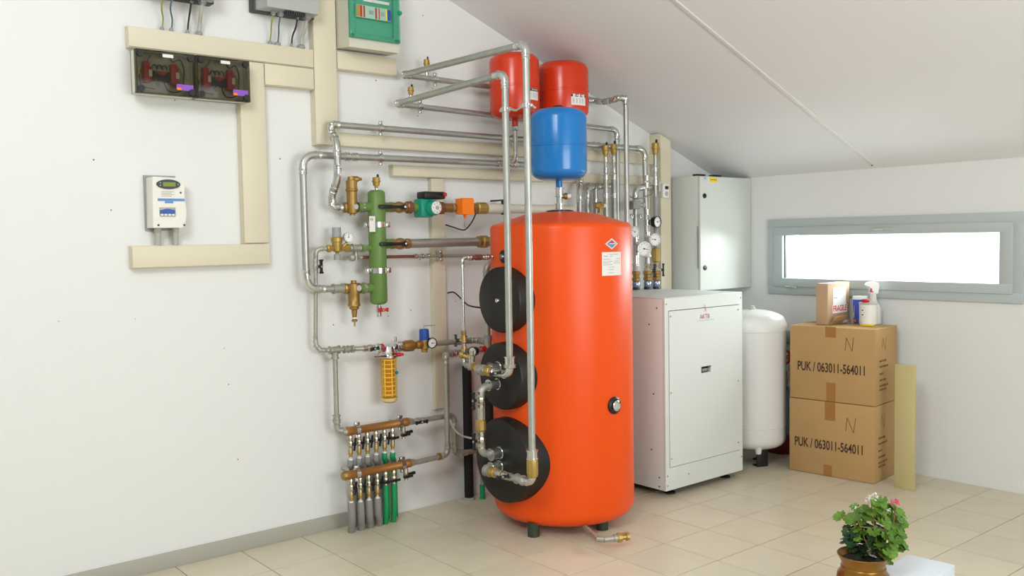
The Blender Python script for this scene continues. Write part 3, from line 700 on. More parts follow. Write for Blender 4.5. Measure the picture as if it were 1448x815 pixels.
# ================================================================== FREE-STANDING STEEL PIPE LOOPS IN FRONT OF THE TANK
GP = 'galvanised steel heating pipes'
XP = 1.69
pa = run('nearer-wall tall steel pipe ending at the middle black cover, topped by a sloping arm',
    [(1.80, -0.703, 0.893), (XP, -0.703, 0.890), (XP, -0.935, 0.886), (XP, -0.935, 2.368), (1.606, -0.125, 2.319)], 0.0172, 0.045, group=GP)
pa2 = run('lower of the two top wall pipes, brass vent at its left end', [(1.606, -0.125, 2.319), (1.603, -0.09, 2.317), (3.348, -0.09, 2.284), (3.348, -0.09, 1.22)], 0.0165, 0.045, group=GP,
    clips=[((1.76, -0.09, 2.3145), EX)])
pb = run('tall steel pipe reaching down to the lowest black cover, topped by the higher arm',
    [(1.80, -0.70, 0.367), (XP, -0.70, 0.370), (XP, -1.095, 0.376), (XP, -1.095, 2.482), (1.652, -0.125, 2.480)], 0.0172, 0.045, group=GP)
pb2 = run('topmost wall pipe, passing behind both red vessels', [(1.652, -0.125, 2.480), (1.65, -0.09, 2.480), W(838, 142, -0.09), W(851, 144.5, -0.15), W(865, 142, -0.27), W(875, 138.5, -0.32), V((W(885.5, 200, -0.34).x, -0.34, W(884.5, 139, -0.34).z)), V((W(885.5, 200, -0.34).x, -0.34, 1.24))], 0.0165, 0.045, group=GP,
    clips=[((1.866, -0.09, 2.4765), EX)])
# tie bar between the two uprights
root = thing('pipe_brace', 'small steel clamp bar tying the two tall pipes together', 'clamp', (XP, -1.0, 2.20))
pz = AX(716, 155, XP).z
for y in (-0.935, -1.095): MB().lathe((XP, y, pz-0.010), EZ, [(0, 0.0175), (0, 0.024), (0.02, 0.024), (0.02, 0.0175)], 16).box((XP, y-0.03, pz), (0.014, 0.02, 0.016), 0.003).box((XP, y+0.03, pz), (0.014, 0.02, 0.016), 0.003).build('clamp', 'fit', root)
MB().tube(spline([(XP, -0.965, pz), (XP, -0.985, pz-0.004), (XP, -1.015, pz-0.012), (XP, -1.045, pz-0.006), (XP, -1.065, pz)], 5), 0.006, 8).build('bar', 'fit', root)
MB().box((XP+0.002, -1.14, pz-0.008), (0.006, 0.04, 0.01), 0.002, (EX, V((0, 0.85, 0.5)), V((0, -0.5, 0.85)))).build('tail', 'fit', root)
# fittings low on the loops
def zx(px, py): return AX(px, py, XP)
coupling(pa, (XP, -0.935, 0.955), EZ, 0.024, 0.05, 'fit'); nut(pa, (XP, -0.935, 0.932), EZ, 0.029, 0.022, 'iron')
valve('black-handled valve on the run into the middle black cover', (XP, -0.835, 0.888), EY, 0.019, 0.085, 'nickel', V((-0.75, -0.66, 0.1)), V((0.5, -0.85, 0.2)), 0.06, 'wing')
nut(pa, (XP, -0.765, 0.889), EY, 0.027, 0.04, 'brass')
coupling(pa, (XP, -0.70, 0.890), EY, 0.025, 0.04, 'iron')
zb = AX(752, 662, XP).z
coupling(pb, (XP, -1.095, AX(752, 643, XP).z), EZ, 0.026, 0.045, 'fit')
part_lathe(pb, 'check_valve', (XP, -1.095, AX(752, 675, XP).z), EZ, [(0, 0.02), (0.006, 0.026), (0.02, 0.029), (0.075, 0.029), (0.09, 0.026), (0.1, 0.022)], 'brass', 10, 25)
valve('black-handled valve on the run into the lowest black cover', (XP, -0.88, 0.373), EY, 0.019, 0.09, 'nickel', V((-0.75, -0.66, 0.1)), V((0.5, -0.85, 0.2)), 0.065, 'wing')
nut(pb, (XP, -0.79, 0.372), EY, 0.028, 0.04, 'brass'); coupling(pb, (XP, -0.745, 0.371), EY, 0.026, 0.035, 'iron'); coupling(pb, (XP, -1.0, 0.375), EY, 0.022, 0.05, 'iron')
pc = run('short upright steel loop joining the middle and lowest black covers', [(1.80, -0.695, 0.803), (XP, -0.692, 0.797), (XP, -0.688, 0.447), (1.80, -0.703, 0.439)], 0.0175, 0.045, m='iron', fm='iron', group=GP)
valve('upper black-handled valve on the loop between the lower covers', (XP, -0.691, zx(677.6, 565).z), EZ, 0.019, 0.085, 'nickel', V((-0.95, -0.1, 0)), EZ, 0.085, 'wing')
valve('lower black-handled valve on the loop between the lower covers', (XP, -0.689, zx(677.6, 622).z), EZ, 0.019, 0.085, 'nickel', V((-0.95, -0.1, 0)), EZ, 0.085, 'wing')
nut(pc, (XP, -0.690, zx(677.6, 601).z), EZ, 0.027, 0.06, 'brass')
# thin feed pipe beside the covers
pf = run('thin upright pipe left of the upper black cover, bending into the tank', [(1.90, -0.56, 1.466), (1.687, -0.56, 1.466), (1.687, -0.56, 0.910), (1.687, -0.70, 0.891)], 0.0082, 0.022, m='fit', group=GP, lip=0.003)
for x, L, m in ((1.735, 0.02, 'fit'), (1.765, 0.035, 'redcop'), (1.80, 0.025, 'redcop'), (1.835, 0.02, 'fit'), (1.87, 0.03, 'fit')): coupling(pf, (x, -0.56, 1.466), EX, 0.0115, L, m)
valve('brass valve with black wing handle on the thin upright pipe', (1.687, -0.56, AX(654.5, 481, 1.687).z), EZ, 0.0125, 0.10, 'bronze', V((-0.85, 0.3, 0)), EZ, 0.06, 'wing')
coupling(pf, (1.687, -0.56, 0.99), EZ, 0.0125, 0.08, 'fit')
for y, r_, m in ((-0.595, 0.015, 'iron'), (-0.63, 0.02, 'iron'), (-0.665, 0.019, 'brass')): coupling(pf, (1.687, y, 0.910-(abs(y)-0.56)*0.13), EY, r_, 0.032, m)
part_lathe(pf, 'tee_branch', (1.687, -0.625, 0.90), EZ, [(0, 0.016), (0.04, 0.016), (0.042, 0.02), (0.055, 0.02), (0.06, 0.012), (0.08, 0.012), (0.08, 0)], 'nickel', 14)
part_lathe(pf, 'drain_cock', (1.687, -0.60, 0.945), V((-0.3, 0.5, 0.2)), [(0, 0.01), (0.03, 0.012), (0.03, 0.018), (0.05, 0.018), (0.05, 0)], 'brass', 10)
# grey riser close behind the upper cover, with a gauge
pg = run('grey upright pipe half hidden behind the upper black cover', [(2.06, -0.41, 1.425), (1.963, -0.41, 1.425), (1.963, -0.41, 0.45)], 0.0165, 0.05, m='steel', fm='iron', group=GP)
part_lathe(pg, 'lagging', (1.975, -0.41, 0.44), EZ, [(0, 0.032), (0.30, 0.032)], 'duct', 18)
coupling(pg, (1.963, -0.41, 0.965), EZ, 0.022, 0.08, 'iron'); coupling(pg, (1.963, -0.41, 1.015), EZ, 0.022, 0.02, 'grey')
p = W(668.3, 497.5, -0.41)
gauge('small black-cased gauge facing left beside the middle black cover', p, (-0.93, -0.32, 0), 0.026, case='black', stem=(1.963, -0.41, 0.955), needle=60)
MB().cyl((p.x+0.03, -0.41, p.z), (1.963, -0.41, 0.958), 0.011, 12).build('branch', 'iron', pg)
coupling(pg, (1.93, -0.41, 0.952), EX, 0.014, 0.03, 'redpl')

# ================================================================== PIPES ON THE WALL
p1 = run('upper thick wall pipe, swan-necked at its left end, running right past the blue vessel',
    [(1.255, -0.10, 1.742), (1.186, -0.10, 1.742), (1.184, -0.10, 1.805), (1.181, -0.175, 1.885), (1.181, -0.175, 2.075), (1.190, -0.10, 2.135), (1.190, -0.10, 2.176), (W(915.5, 380, -0.15).x-0.003, -0.135, 2.163), (W(915.5, 380, -0.15).x, -0.15, 1.45)],
    0.0175, 0.06, group=GP, clips=[((W(538, 182).x, -0.10, 2.175), EX), ((W(725, 193).x, -0.10, 2.172), EX)])
p2 = run('lower thick wall pipe, dropping at its left end to the lower brass separator',
    [(1.225, -0.10, 1.312), (1.024, -0.10, 1.318), (1.022, -0.10, 2.012), (2.99, -0.10, 2.020), (2.99, -0.10, 1.945), (2.945, -0.14, 1.865), (2.94, -0.14, 1.22)],
    0.0185, 0.075, group=GP, clips=[((W(538, 222).x, -0.10, 2.014), EX)])
for px in (491, 502): coupling(p2, (W(px, 220).x, -0.10, 2.013), EX, 0.0195, 0.022)
for px in (706, 727): coupling(p2, (W(px, 231).x, -0.10, 2.018), EX, 0.0195, 0.03)
coupling(p1, (W(841, 206).x, -0.11, 2.168), EX, 0.0185, 0.05); coupling(p1, (W(876, 209).x, -0.11, 2.166), EX, 0.0185, 0.05)
coupling(p2, (1.205, -0.10, 1.313), EX, 0.024, 0.06, 'iron')
for px, py, y, r, h, lab in ((581, 136.5, -0.09, 0.0175, 0.068, 'brass air vent on the lower sloping arm, left end'), (603.5, 99.5, -0.09, 0.017, 0.078, 'brass air vent on the higher sloping arm, left end')):
    p = W(px, py, y); base = (p.x, y, p.z)
    v = air_vent(lab, base, r, h)
    part_lathe(v, 'riser', (p.x, y, p.z-0.045), EZ, [(0, 0.011), (0.05, 0.011)], 'fit', 12)
# cold line
yc = -0.065
xk = W(446, 430, yc).x
p3 = run('thin wall pipe left of the green cylinder, from brass regulator down to the filter', [(1.165, -0.10, 1.527), (xk, -0.085, 1.527), (xk-0.006, yc, 1.02), (xk+0.012, -0.09, 0.992), (1.30, -0.10, 0.985)], 0.0105, 0.035, m='iron', fm='iron', group=GP, lip=0.003)
coupling(p3, (1.178, -0.095, 0.989), EX, 0.018, 0.06, 'iron'); coupling(p3, (1.245, -0.10, 0.986), EX, 0.017, 0.03, 'iron'); nut(p3, (1.283, -0.10, 0.985), EX, 0.021, 0.02, 'iron')
valve('black-handled valve on the thin pipe under the regulator', (xk-0.002, -0.082, W(446, 377, yc).z), EZ, 0.013, 0.07, 'iron', V((0.25, -1, 0)), EZ, 0.07, 'wing')
p3b = run('thin upright wall pipe feeding the upper copper manifold', [(1.18, -0.095, 0.985), (1.18, -0.095, 0.553), (1.245, -0.11, 0.551)], 0.0135, 0.032, m='iron', fm='iron', group=GP)
coupling(p3b, (1.18, -0.095, 0.958), EZ, 0.018, 0.035, 'iron')
coupling(p3b, (1.18, -0.095, 0.625), EZ, 0.018, 0.03, 'iron'); nut(p3b, (1.18, -0.095, 0.605), EZ, 0.022, 0.02, 'iron')
# cold copper line behind the green cylinder
p4 = run('thin reddish pipe crossing behind the green cylinder towards the tank', [(1.318, -0.10, 1.515), (1.318, -0.085, 1.476), (1.70, -0.085, 1.472)], 0.0085, 0.02, m='redcop', fm='iron', group=GP, lip=0.003)
MB().cyl((1.70, -0.085, 1.472), (2.42, -0.085, 1.463), 0.0085, 12).build('grey_pipe', 'iron', p4)
part_lathe(p4, 'ball_fitting', (1.297, -0.10, 1.455), EZ, [(0, 0)]+[(0.021-0.021*cos(pi*k/8), 0.021*sin(pi*k/8)) for k in range(1, 8)]+[(0.042, 0)], 'iron', 16)
MB().cyl((1.318, -0.10, 1.462), (1.318, -0.10, 1.518), 0.012, 12).build('branch', 'iron', p4)
for px in (588, 597, 605): coupling(p4, (W(px, 364, -0.085).x, -0.085, 1.472), EX, 0.0105, 0.018, 'fit')
clip(p4, (W(623, 364, -0.085).x, -0.085, 1.472), EX, 0.0088)

# ---------------- green hydraulic separator and everything on its lines
GX, GY = 1.4395, -0.125
gs = thing('hydraulic_separator', 'green upright steel cylinder held by two steel bands', 'separator', (GX, GY, 1.216))
part_lathe(gs, 'body', (GX, GY, 0), EZ, [(1.216, 0), (1.218, 0.03), (1.226, 0.043), (1.236, 0.0475), (1.818, 0.0475), (1.829, 0.043), (1.837, 0.03), (1.839, 0)], 'green', 32)
for z, s, L in ((1.745, -1, 0.085), (1.745, 1, 0.075), (1.525, -1, 0.07), (1.546, 1, 0.065), (1.309, -1, 0.085)):
    r = 0.026 if z != 1.525 else 0.016
    part_lathe(gs, 'stub', (GX+s*0.03, GY, z), EX*s, [(0, r), (L, r)], 'green', 18)
for z in (1.650, 1.402):
    b = MB(); b.lathe((GX, GY, z-0.014), EZ, [(0, 0.0475), (0, 0.050), (0.028, 0.050), (0.028, 0.0475)], 32)
    k = b.build('band', 'fit', gs)
    for s in (-1, 1):
        MB().box((GX+s*0.063, GY, z), (0.026, 0.03, 0.03), 0.004).build('lug', 'fit', k)
for z in (1.650, 1.402): MB().cyl((GX, 0, z), (GX, GY+0.05, z), 0.006, 8).build('stand_off', 'fit', gs)
lb = MB().box((W(526, 317, -0.17).x, -0.1735, W(526, 317, -0.17).z), (0.036, 0.0012, 0.084)).build('label', 'paper', gs)
text('VA', W(523.2, 312.5, -0.1745), EX, EZ, 0.016, 0.020, 'black', lb)
av = air_vent('brass air vent on top of the green cylinder', (GX+0.002, GY, 1.848), 0.022, 0.075); part_lathe(av, 'nipple', (GX+0.002, GY, 1.835), EZ, [(0, 0.009), (0.02, 0.009)], 'fit', 10)
rt = thing('drain_tap', 'small drain tap with red wing handle under the green cylinder', 'tap', (GX, GY, 1.15))
part_lathe(rt, 'body', (GX, GY, 1.218), -EZ, [(0, 0.010), (0.012, 0.012), (0.014, 0.016), (0.04, 0.016), (0.045, 0.013), (0.068, 0.013), (0.068, 0)], 'fit', 14)
handle_wing(rt, (GX+0.005, GY-0.016, 1.188), -EY, EX, 0.06, 'redpl')
# air separator, upper left
AXx = 1.292
r_ = thing('air_separator', 'upright brass air separator with side spout, left of the green cylinder', 'separator', (AXx, -0.12, 1.70))
part_lathe(r_, 'body', (AXx, -0.12, 0), EZ, [(1.700, 0), (1.700, 0.014), (1.708, 0.014), (1.712, 0.026), (1.735, 0.029), (1.775, 0.028), (1.826, 0.029), (1.832, 0.034), (1.838, 0.034), (1.842, 0.030), (1.885, 0.030), (1.888, 0.022), (1.905, 0.021), (1.908, 0)], 'bronze', 20)
part_lathe(r_, 'spout', (AXx, -0.12, 1.893), V((0.86, -0.3, 0)), [(0, 0.016), (0.035, 0.015), (0.04, 0.010), (0.056, 0.007), (0.056, 0)], 'bronze', 12)
part_lathe(r_, 'branch', (AXx-0.045, -0.105, 1.742), EX, [(0, 0.026), (0.008, 0.03), (0.022, 0.026), (0.065, 0.026), (0.075, 0.029), (0.085, 0.025)], 'bronze', 10, 25)
part_lathe(r_, 'cap', (AXx+0.006, -0.146, 1.745), -EY, [(0, 0.015), (0.008, 0.014), (0.009, 0)], 'conduit', 16)
coupling(r_, (1.352, -0.12, 1.744), EX, 0.027, 0.012, 'fit')
# dirt separator, lower left
r_ = thing('dirt_separator', 'brass dirt separator hanging by the lower left of the green cylinder', 'separator', (1.287, -0.12, 1.10))
part_lathe(r_, 'body', (1.289, -0.12, 0), EZ, [(1.108, 0), (1.108, 0.004), (1.130, 0.004), (1.134, 0.016), (1.142, 0.016), (1.146, 0.011), (1.156, 0.011), (1.176, 0.014), (1.196, 0.016), (1.202, 0.026), (1.214, 0.028), (1.217, 0.034), (1.226, 0.034), (1.230, 0.031), (1.275, 0.031), (1.285, 0.034), (1.335, 0.030), (1.340, 0.015), (1.354, 0.015), (1.354, 0)], 'bronze', 20)
MB().lathe((1.289, -0.12, 1.149), EZ, [(0, 0.016), (0.007, 0.016)], 14).build('collar', 'white', r_)
part_lathe(r_, 'branch', (1.235, -0.11, 1.311), EX, [(0, 0.026), (0.008, 0.031), (0.02, 0.027), (0.078, 0.027), (0.088, 0.031), (0.10, 0.026)], 'bronze', 10, 25)
part_lathe(r_, 'cap', (1.302, -0.152, 1.313), -EY, [(0, 0.016), (0.006, 0.015), (0.007, 0)], 'conduit', 16)
coupling(r_, (1.352, -0.12, 1.310), EX, 0.027, 0.014, 'iron'); part_lathe(r_, 'union', (1.33, -0.12, 1.310), EX, [(0, 0.024), (0.04, 0.024)], 'redcop', 16)
# pressure regulator with grey cap
RXx = 1.201
r_ = thing('pressure_regulator', 'brass pressure regulator with tall grey cap, left of the green cylinder', 'regulator', (RXx, -0.11, 1.468))
part_lathe(r_, 'body', (RXx, -0.11, 0), EZ, [(1.494, 0), (1.494, 0.008), (1.505, 0.010), (1.512, 0.022), (1.545, 0.026), (1.560, 0.027), (1.562, 0.031), (1.582, 0.031), (1.586, 0.027), (1.586, 0)], 'brass', 20)
part_lathe(r_, 'top_cap', (RXx, -0.11, 1.586), EZ, [(0, 0.0245), (0.05, 0.0235), (0.052, 0.022), (0.052, 0)], 'grey', 20)
part_lathe(r_, 'bottom_cap', (RXx, -0.11, 1.466), EZ, [(0, 0), (0, 0.018), (0.03, 0.018), (0.03, 0)], 'grey', 18)
part_lathe(r_, 'inlet', (RXx-0.058, -0.105, 1.527), EX, [(0, 0.016), (0.006, 0.020), (0.022, 0.020), (0.026, 0.014), (0.04, 0.014)], 'brass', 8, 25)
part_lathe(r_, 'outlet', (RXx+0.02, -0.105, 1.527), EX, [(0, 0.015), (0.03, 0.016), (0.034, 0.021), (0.056, 0.021), (0.06, 0.016)], 'brass', 8, 25)
MB().cyl((RXx+0.03, -0.105, 1.53), (W(489, 344).x, -0.115, W(489, 344).z), 0.009, 10).build('gauge_arm', 'brass', r_)
gauge('small steel gauge beside the grey-capped brass regulator', W(493, 335.5, -0.14), (-0.1, -1, 0), 0.026, stem=(W(489, 343).x, -0.11, W(489, 343).z), needle=5)
rt = run('short grey nipple joining the brass regulator to the green cylinder', [(1.265, -0.105, 1.527), (1.372, -0.12, 1.525)], 0.0165, m='iron', name='pipe_nipple', group='short pipe nipples')
coupling(rt, (1.318, -0.112, 1.526), EX, 0.019, 0.06, 'iron'); nut(rt, (1.358, -0.12, 1.525), EX, 0.021, 0.022, 'iron')
# upper line: valve, pump, flow switch, plastic pipe
zu = 1.746
valve('upper ball valve with long black lever pointing left across the green cylinder', (1.585, GY, zu), EX, 0.026, 0.12, 'bronze', -EY, -EX, 0.165, 'lever')
valve('lower ball valve with long black lever pointing left across the green cylinder', (1.585, GY, 1.545), EX, 0.026, 0.12, 'bronze', -EY, -EX, 0.165, 'lever')
r_ = thing('circulation_pump', 'teal circulation pump with white dial and black terminal box on top', 'pump', (1.76, GY, 1.69))
part_lathe(r_, 'union_nut', (1.628, GY, zu), EX, [(0, 0.03), (0.006, 0.035), (0.03, 0.037), (0.038, 0.03)], 'redcop', 10, 25)
part_lathe(r_, 'inlet', (1.665, GY, zu), EX, [(0, 0.028), (0.05, 0.028)], 'green', 16)
part_lathe(r_, 'volute', (1.745, GY+0.03, zu-0.004), -EY, [(0, 0.045), (0.01, 0.052), (0.05, 0.052), (0.062, 0.046), (0.062, 0)], 'teal', 20)
MB().box((1.738, GY-0.01, zu-0.004), (0.085, 0.085, 0.104), 0.012).build('housing', 'teal', r_)
part_lathe(r_, 'motor', (1.757, GY-0.03, zu-0.004), V((0.12, -1, 0)), [(0, 0.043), (0.055, 0.043), (0.066, 0.038), (0.066, 0)], 'teal', 28)
dn_ = V((0.12, -1, 0)).normalized(); pd = V((1.757, GY-0.03, zu-0.004))+dn_*0.067
dl = part_lathe(r_, 'dial', pd, dn_, [(0, 0.0355), (0.005, 0.035), (0.006, 0.033), (0.006, 0)], 'white', 28)
part_lathe(dl, 'vent_screw', pd+dn_*0.006, dn_, [(0, 0.012), (0.006, 0.011), (0.006, 0)], 'fit', 14)
b = MB()
for k in range(8):
    th = 2*pi*k/8; rt_ = EZ.cross(-dn_).normalized()
    b.box(pd+dn_*0.0065+(rt_*cos(th)+EZ*sin(th))*0.026, (0.0025, 0.007, 0.001), 0, (rt_*cos(th+pi/2)+EZ*sin(th+pi/2), rt_*cos(th)+EZ*sin(th), dn_))
b.build('dial_marks', 'darkgrey', dl)
pt = W(612.5, 276.5, -0.165)
tb = MB().box((pt.x, -0.145, pt.z), (0.145, 0.085, 0.042), 0.010).build('terminal_box', 'black', r_)
part_lathe(tb, 'cable_gland', (pt.x+0.06, -0.187, pt.z+0.004), V((0.3, -1, 0)), [(0, 0.012), (0.012, 0.012), (0.012, 0)], 'redpl', 12)
part_lathe(r_, 'outlet_nut', (1.80, GY, zu-0.002), EX, [(0, 0.028), (0.03, 0.028), (0.034, 0.036), (0.075, 0.036), (0.08, 0.028)], 'redcop', 10, 25)
rt = run('brass tube right of the teal pump, under the orange switch box', [(1.875, GY, zu), (2.115, GY, zu)], 0.026, m='bronze', name='brass_pipe', group='short pipe nipples')
coupling(rt, (1.965, GY, zu), EX, 0.024, 0.05, 'grey'); nut(rt, (2.155, GY, zu), EX, 0.036, 0.075, 'brass', sides=10); nut(rt, (2.10, GY, zu), EX, 0.03, 0.03, 'bronze')
pw = run('white plastic pipe behind the tank top, right of the brass nut', [(2.19, GY, zu-0.002), (2.90, GY, zu-0.002)], 0.027, m='boxbody', name='plastic_pipe', group=GP)
part_lathe(pw, 'sleeve', (2.195, GY, zu-0.002), EX, [(0, 0.028), (0.004, 0.031), (0.105, 0.031), (0.11, 0.028)], 'boxbody', 20)
b = MB().lathe((2.315, GY, zu-0.002), EX, [(0, 0.032), (0, 0.036), (0.022, 0.036), (0.022, 0.032)], 20)
b.box((2.326, GY, zu+0.042), (0.018, 0.03, 0.018), 0.003).cyl((2.326, GY, zu+0.05), (2.326, 0, zu+0.05), 0.005, 8); b.build('pipe_clip', 'black', pw)
so = W(658.5, 292.2, -0.17)
r_ = thing('flow_switch', 'bright orange switch box on the brass tube right of the pump', 'switch', (so.x, -0.16, so.z-0.06))
MB().prism([(so.x-0.046, -0.20, so.z-0.044), (so.x+0.032, -0.20, so.z-0.048), (so.x+0.038, -0.20, so.z-0.040), (so.x+0.038, -0.20, so.z+0.042), (so.x+0.030, -0.20, so.z+0.048), (so.x-0.046, -0.20, so.z+0.048)], (0, 0.012, 0)).build('lid', 'switch', r_)
MB().span((so.x-0.044, -0.188, so.z-0.045), (so.x+0.034, -0.125, so.z+0.046), 0.006).build('box', 'switch', r_)
part_lathe(r_, 'cable_gland', (so.x, -0.165, so.z-0.046), -EZ, [(0, 0.012), (0.01, 0.012), (0.012, 0.009), (0.024, 0.009), (0.024, 0)], 'switch', 10, 25)
MB().cyl((so.x, -0.14, so.z), (so.x, GY, zu), 0.014, 12).build('stem', 'bronze', r_)
cable('thin black cable looping below the orange switch box', [W(630, 318, -0.03), W(641, 321.5, -0.05), W(655, 325.5, -0.08), W(662, 321, -0.09), W(669, 311, -0.1), W(673.5, 300, -0.11)], 0.004, 'cableblack', group='thin loose cables')
cable('thin pale lead hanging straight down from the orange switch box', [(so.x, -0.165, so.z-0.068), (so.x+0.001, -0.15, so.z-0.10), W(659, 324, -0.09)], 0.003, 'conduit', group='thin loose cables')
cable('thin black cable from the upright trunking to the upper black cover', [W(632.7, 414.5, -0.03), W(641, 413.5, -0.06), W(648, 418.5, -0.15), W(656, 426.5, -0.25), W(665, 433, -0.38), (1.90, -0.52, W(676, 438, -0.5).z)], 0.0045, 'cableblack', group='thin loose cables')
# middle line
pm = run('thick middle pipe from lower ball valve into the tank', [(1.645, GY, 1.545), (2.20, GY, 1.548), (2.235, -0.20, 1.548), (2.240, -0.345, 1.548)], 0.0255, 0.05, m='steel', fm='iron', group=GP)
nut(pm, (2.135, GY, 1.548), EX, 0.033, 0.03, 'bronze'); nut(pm, (2.17, GY, 1.548), EX, 0.038, 0.045, 'brass', sides=10)

# ---------------- filter line
zf = 0.976
fx, fy = W(549.7, 520, -0.13).x, -0.13
valve('black-handled valve on the left of the amber water filter', (1.385, -0.115, 0.982), EX, 0.016, 0.085, 'nickel', -EY, V((-1, 0, -0.1)), 0.05, 'wing')
MB().cyl((1.30, -0.10, 0.985), (1.345, -0.112, 0.983), 0.0125, 12).build('pipe', 'iron', p3)
r_ = thing('water_filter', 'water filter with chrome head and ribbed amber bowl', 'filter', (fx, fy, 0.66))
zt = W(549.7, 505.5, fy).z; zb_ = W(549.7, 570, fy).z
part_lathe(r_, 'bowl', (fx, fy, 0), EZ, [(zb_, 0), (zb_+0.004, 0.030), (zb_+0.014, 0.042), (zb_+0.03, 0.0445), (zt-0.006, 0.0465), (zt, 0.048), (zt, 0.044), (zb_+0.032, 0.041), (zb_+0.03, 0)], 'amber', 28)
part_lathe(r_, 'bowl_base', (fx, fy, 0), EZ, [(zb_+0.001, 0), (zb_+0.003, 0.031), (zb_+0.013, 0.0425), (zb_+0.03, 0.045), (zb_+0.03, 0)], mat('pale_amber_base', (214, 190, 128), 0.4), 28)
ct = part_lathe(r_, 'cartridge', (fx, fy, 0), EZ, [(zb_+0.034, 0), (zb_+0.034, 0.030), (zt-0.004, 0.030), (zt-0.004, 0)], mat('amber_mesh', (176, 124, 24), 0.7), 24)
b = MB()
for k in range(9):
    z = zb_+0.045+k*(zt-zb_-0.06)/8
    b.lathe((fx, fy, z), EZ, [(0, 0.031), (0, 0.036), (0.004 if k % 2 else 0.006, 0.036), (0.004 if k % 2 else 0.006, 0.031)], 24)
b.build('ribs', mat('pale_amber_rib', (255, 230, 150), 0.5), ct)
b = MB()
for k in range(4):
    a = (-2.86, -1.62, 0.3, 1.5)[k]
    b.box((fx+0.034*cos(a), fy+0.034*sin(a), (zt+zb_)/2+0.016), (0.006, 0.006, zt-zb_-0.045), 0.001)
b.build('rods', mat('pale_amber_rod', (255, 230, 150), 0.5), ct)
tgp = V((fx+0.020, fy-0.047, W(555, 526, fy).z))
g = part_lathe(r_, 'service_tag', tgp, -EY, [(0, 0.010), (0.004, 0.010), (0.004, 0)], 'blueplastic', 14); part_lathe(g, 'tag_ring', tgp+V((0, -0.004, 0)), -EY, [(0, 0.006), (0.002, 0.006), (0.002, 0)], 'greenhose', 12)
part_lathe(r_, 'head', (fx, fy, zt), EZ, [(0, 0.05), (0.012, 0.052), (0.018, 0.044), (0.026, 0.048), (0.04, 0.040), (0.06, 0.034), (0.07, 0.018), (0.07, 0)], 'chrome', 24)
part_lathe(r_, 'inlet', (fx-0.085, fy, zf), EX, [(0, 0.02), (0.004, 0.03), (0.022, 0.032), (0.03, 0.02), (0.05, 0.02)], 'chrome', 12)
part_lathe(r_, 'outlet', (fx+0.04, fy, zf), EX, [(0, 0.02), (0.015, 0.02), (0.02, 0.032), (0.036, 0.034), (0.048, 0.022)], 'chrome', 16)
for x in (fx-0.042, fx+0.072): part_lathe(r_, 'red_ring', (x, fy, zf), EX, [(0, 0.02), (0, 0.026), (0.007, 0.026), (0.007, 0.02)], 'redpl', 16)
part_lathe(r_, 'head_pin', (fx+0.045, fy-0.005, zf+0.028), EZ, [(0, 0.007), (0.028, 0.007), (0.03, 0)], 'fit', 10)
part_lathe(r_, 'drain_lever', (fx-0.03, fy-0.03, zt+0.012), V((-1, -0.1, 0.05)), [(0, 0.009), (0.04, 0.006), (0.085, 0.003), (0.085, 0)], 'chrome', 10)
part_lathe(r_, 'drain_knob', (fx+0.03, fy-0.035, zt+0.014), V((1, -0.2, 0)), [(0, 0.011), (0.024, 0.011), (0.026, 0.008), (0.04, 0.008), (0.04, 0)], 'redpl', 12)
cf = thing('check_valve', 'dull brass check valve right of the amber water filter', 'valve', (1.64, -0.12, 0.95))
part_lathe(cf, 'body', (fx+0.085, -0.125, zf-0.002), EX, [(0, 0.016), (0.012, 0.021), (0.014, 0.027), (0.03, 0.032), (0.075, 0.032), (0.088, 0.022), (0.1, 0.018), (0.112, 0.024), (0.135, 0.024), (0.14, 0.018)], mat('orange_brass', (150, 106, 50), 0.42, 0.5), 12, 25)
bx_, bz_ = W(600, 486, -0.12).x, 0.972
r_ = thing('pressure_reducer', 'brass pressure reducer with blue cap, right of the filter', 'regulator', (bx_, -0.12, 0.93))
part_lathe(r_, 'body', (bx_, -0.12, 0), EZ, [(0.928, 0), (0.928, 0.018), (0.945, 0.02), (0.952, 0.026), (0.985, 0.027), (0.992, 0.030), (0.998, 0.030), (0.998, 0)], 'brass', 16)
part_lathe(r_, 'cap', (bx_, -0.12, 0.998), EZ, [(0, 0.0285), (0.006, 0.029), (0.058, 0.0275), (0.062, 0.024), (0.062, 0)], 'blueplastic', 20)
part_lathe(r_, 'branch', (bx_-0.06, -0.12, zf-0.004), EX, [(0, 0.018), (0.02, 0.022), (0.05, 0.018), (0.10, 0.018)], 'brass', 12)
MB().tube([(bx_, -0.12, 1.058), (bx_, -0.12, 1.076), (bx_+0.012, -0.12, 1.078), (bx_+0.075, -0.122, 1.076)], 0.0028, 6).build('wire_hook', 'iron', r_)
gauge('gauge with dark rim beside the blue-capped pressure reducer', W(611, 485.3, -0.16), (-0.12, -1, 0), 0.0285, case='black', stem=(bx_+0.03, -0.12, 0.972), needle=90)
p5 = run('steel pipe right of the blue-capped reducer, behind the thin feed pipe', [(bx_+0.03, -0.115, 0.970), (2.10, -0.115, 0.966), (2.10, -0.19, 0.966)], 0.0155, 0.03, m='iron', fm='iron', group=GP)
part_lathe(p5, 'end_cap', (2.10, -0.185, 0.966), -EY, [(0, 0.02), (0.022, 0.021), (0.026, 0.018), (0.026, 0)], 'grey', 16)
valve('black butterfly-handled valve at the end of the reducer pipe', (1.985, -0.116, 0.966), EX, 0.016, 0.08, 'iron', -EY, V((0.15, 0, 1)), 0.075, 'wing')

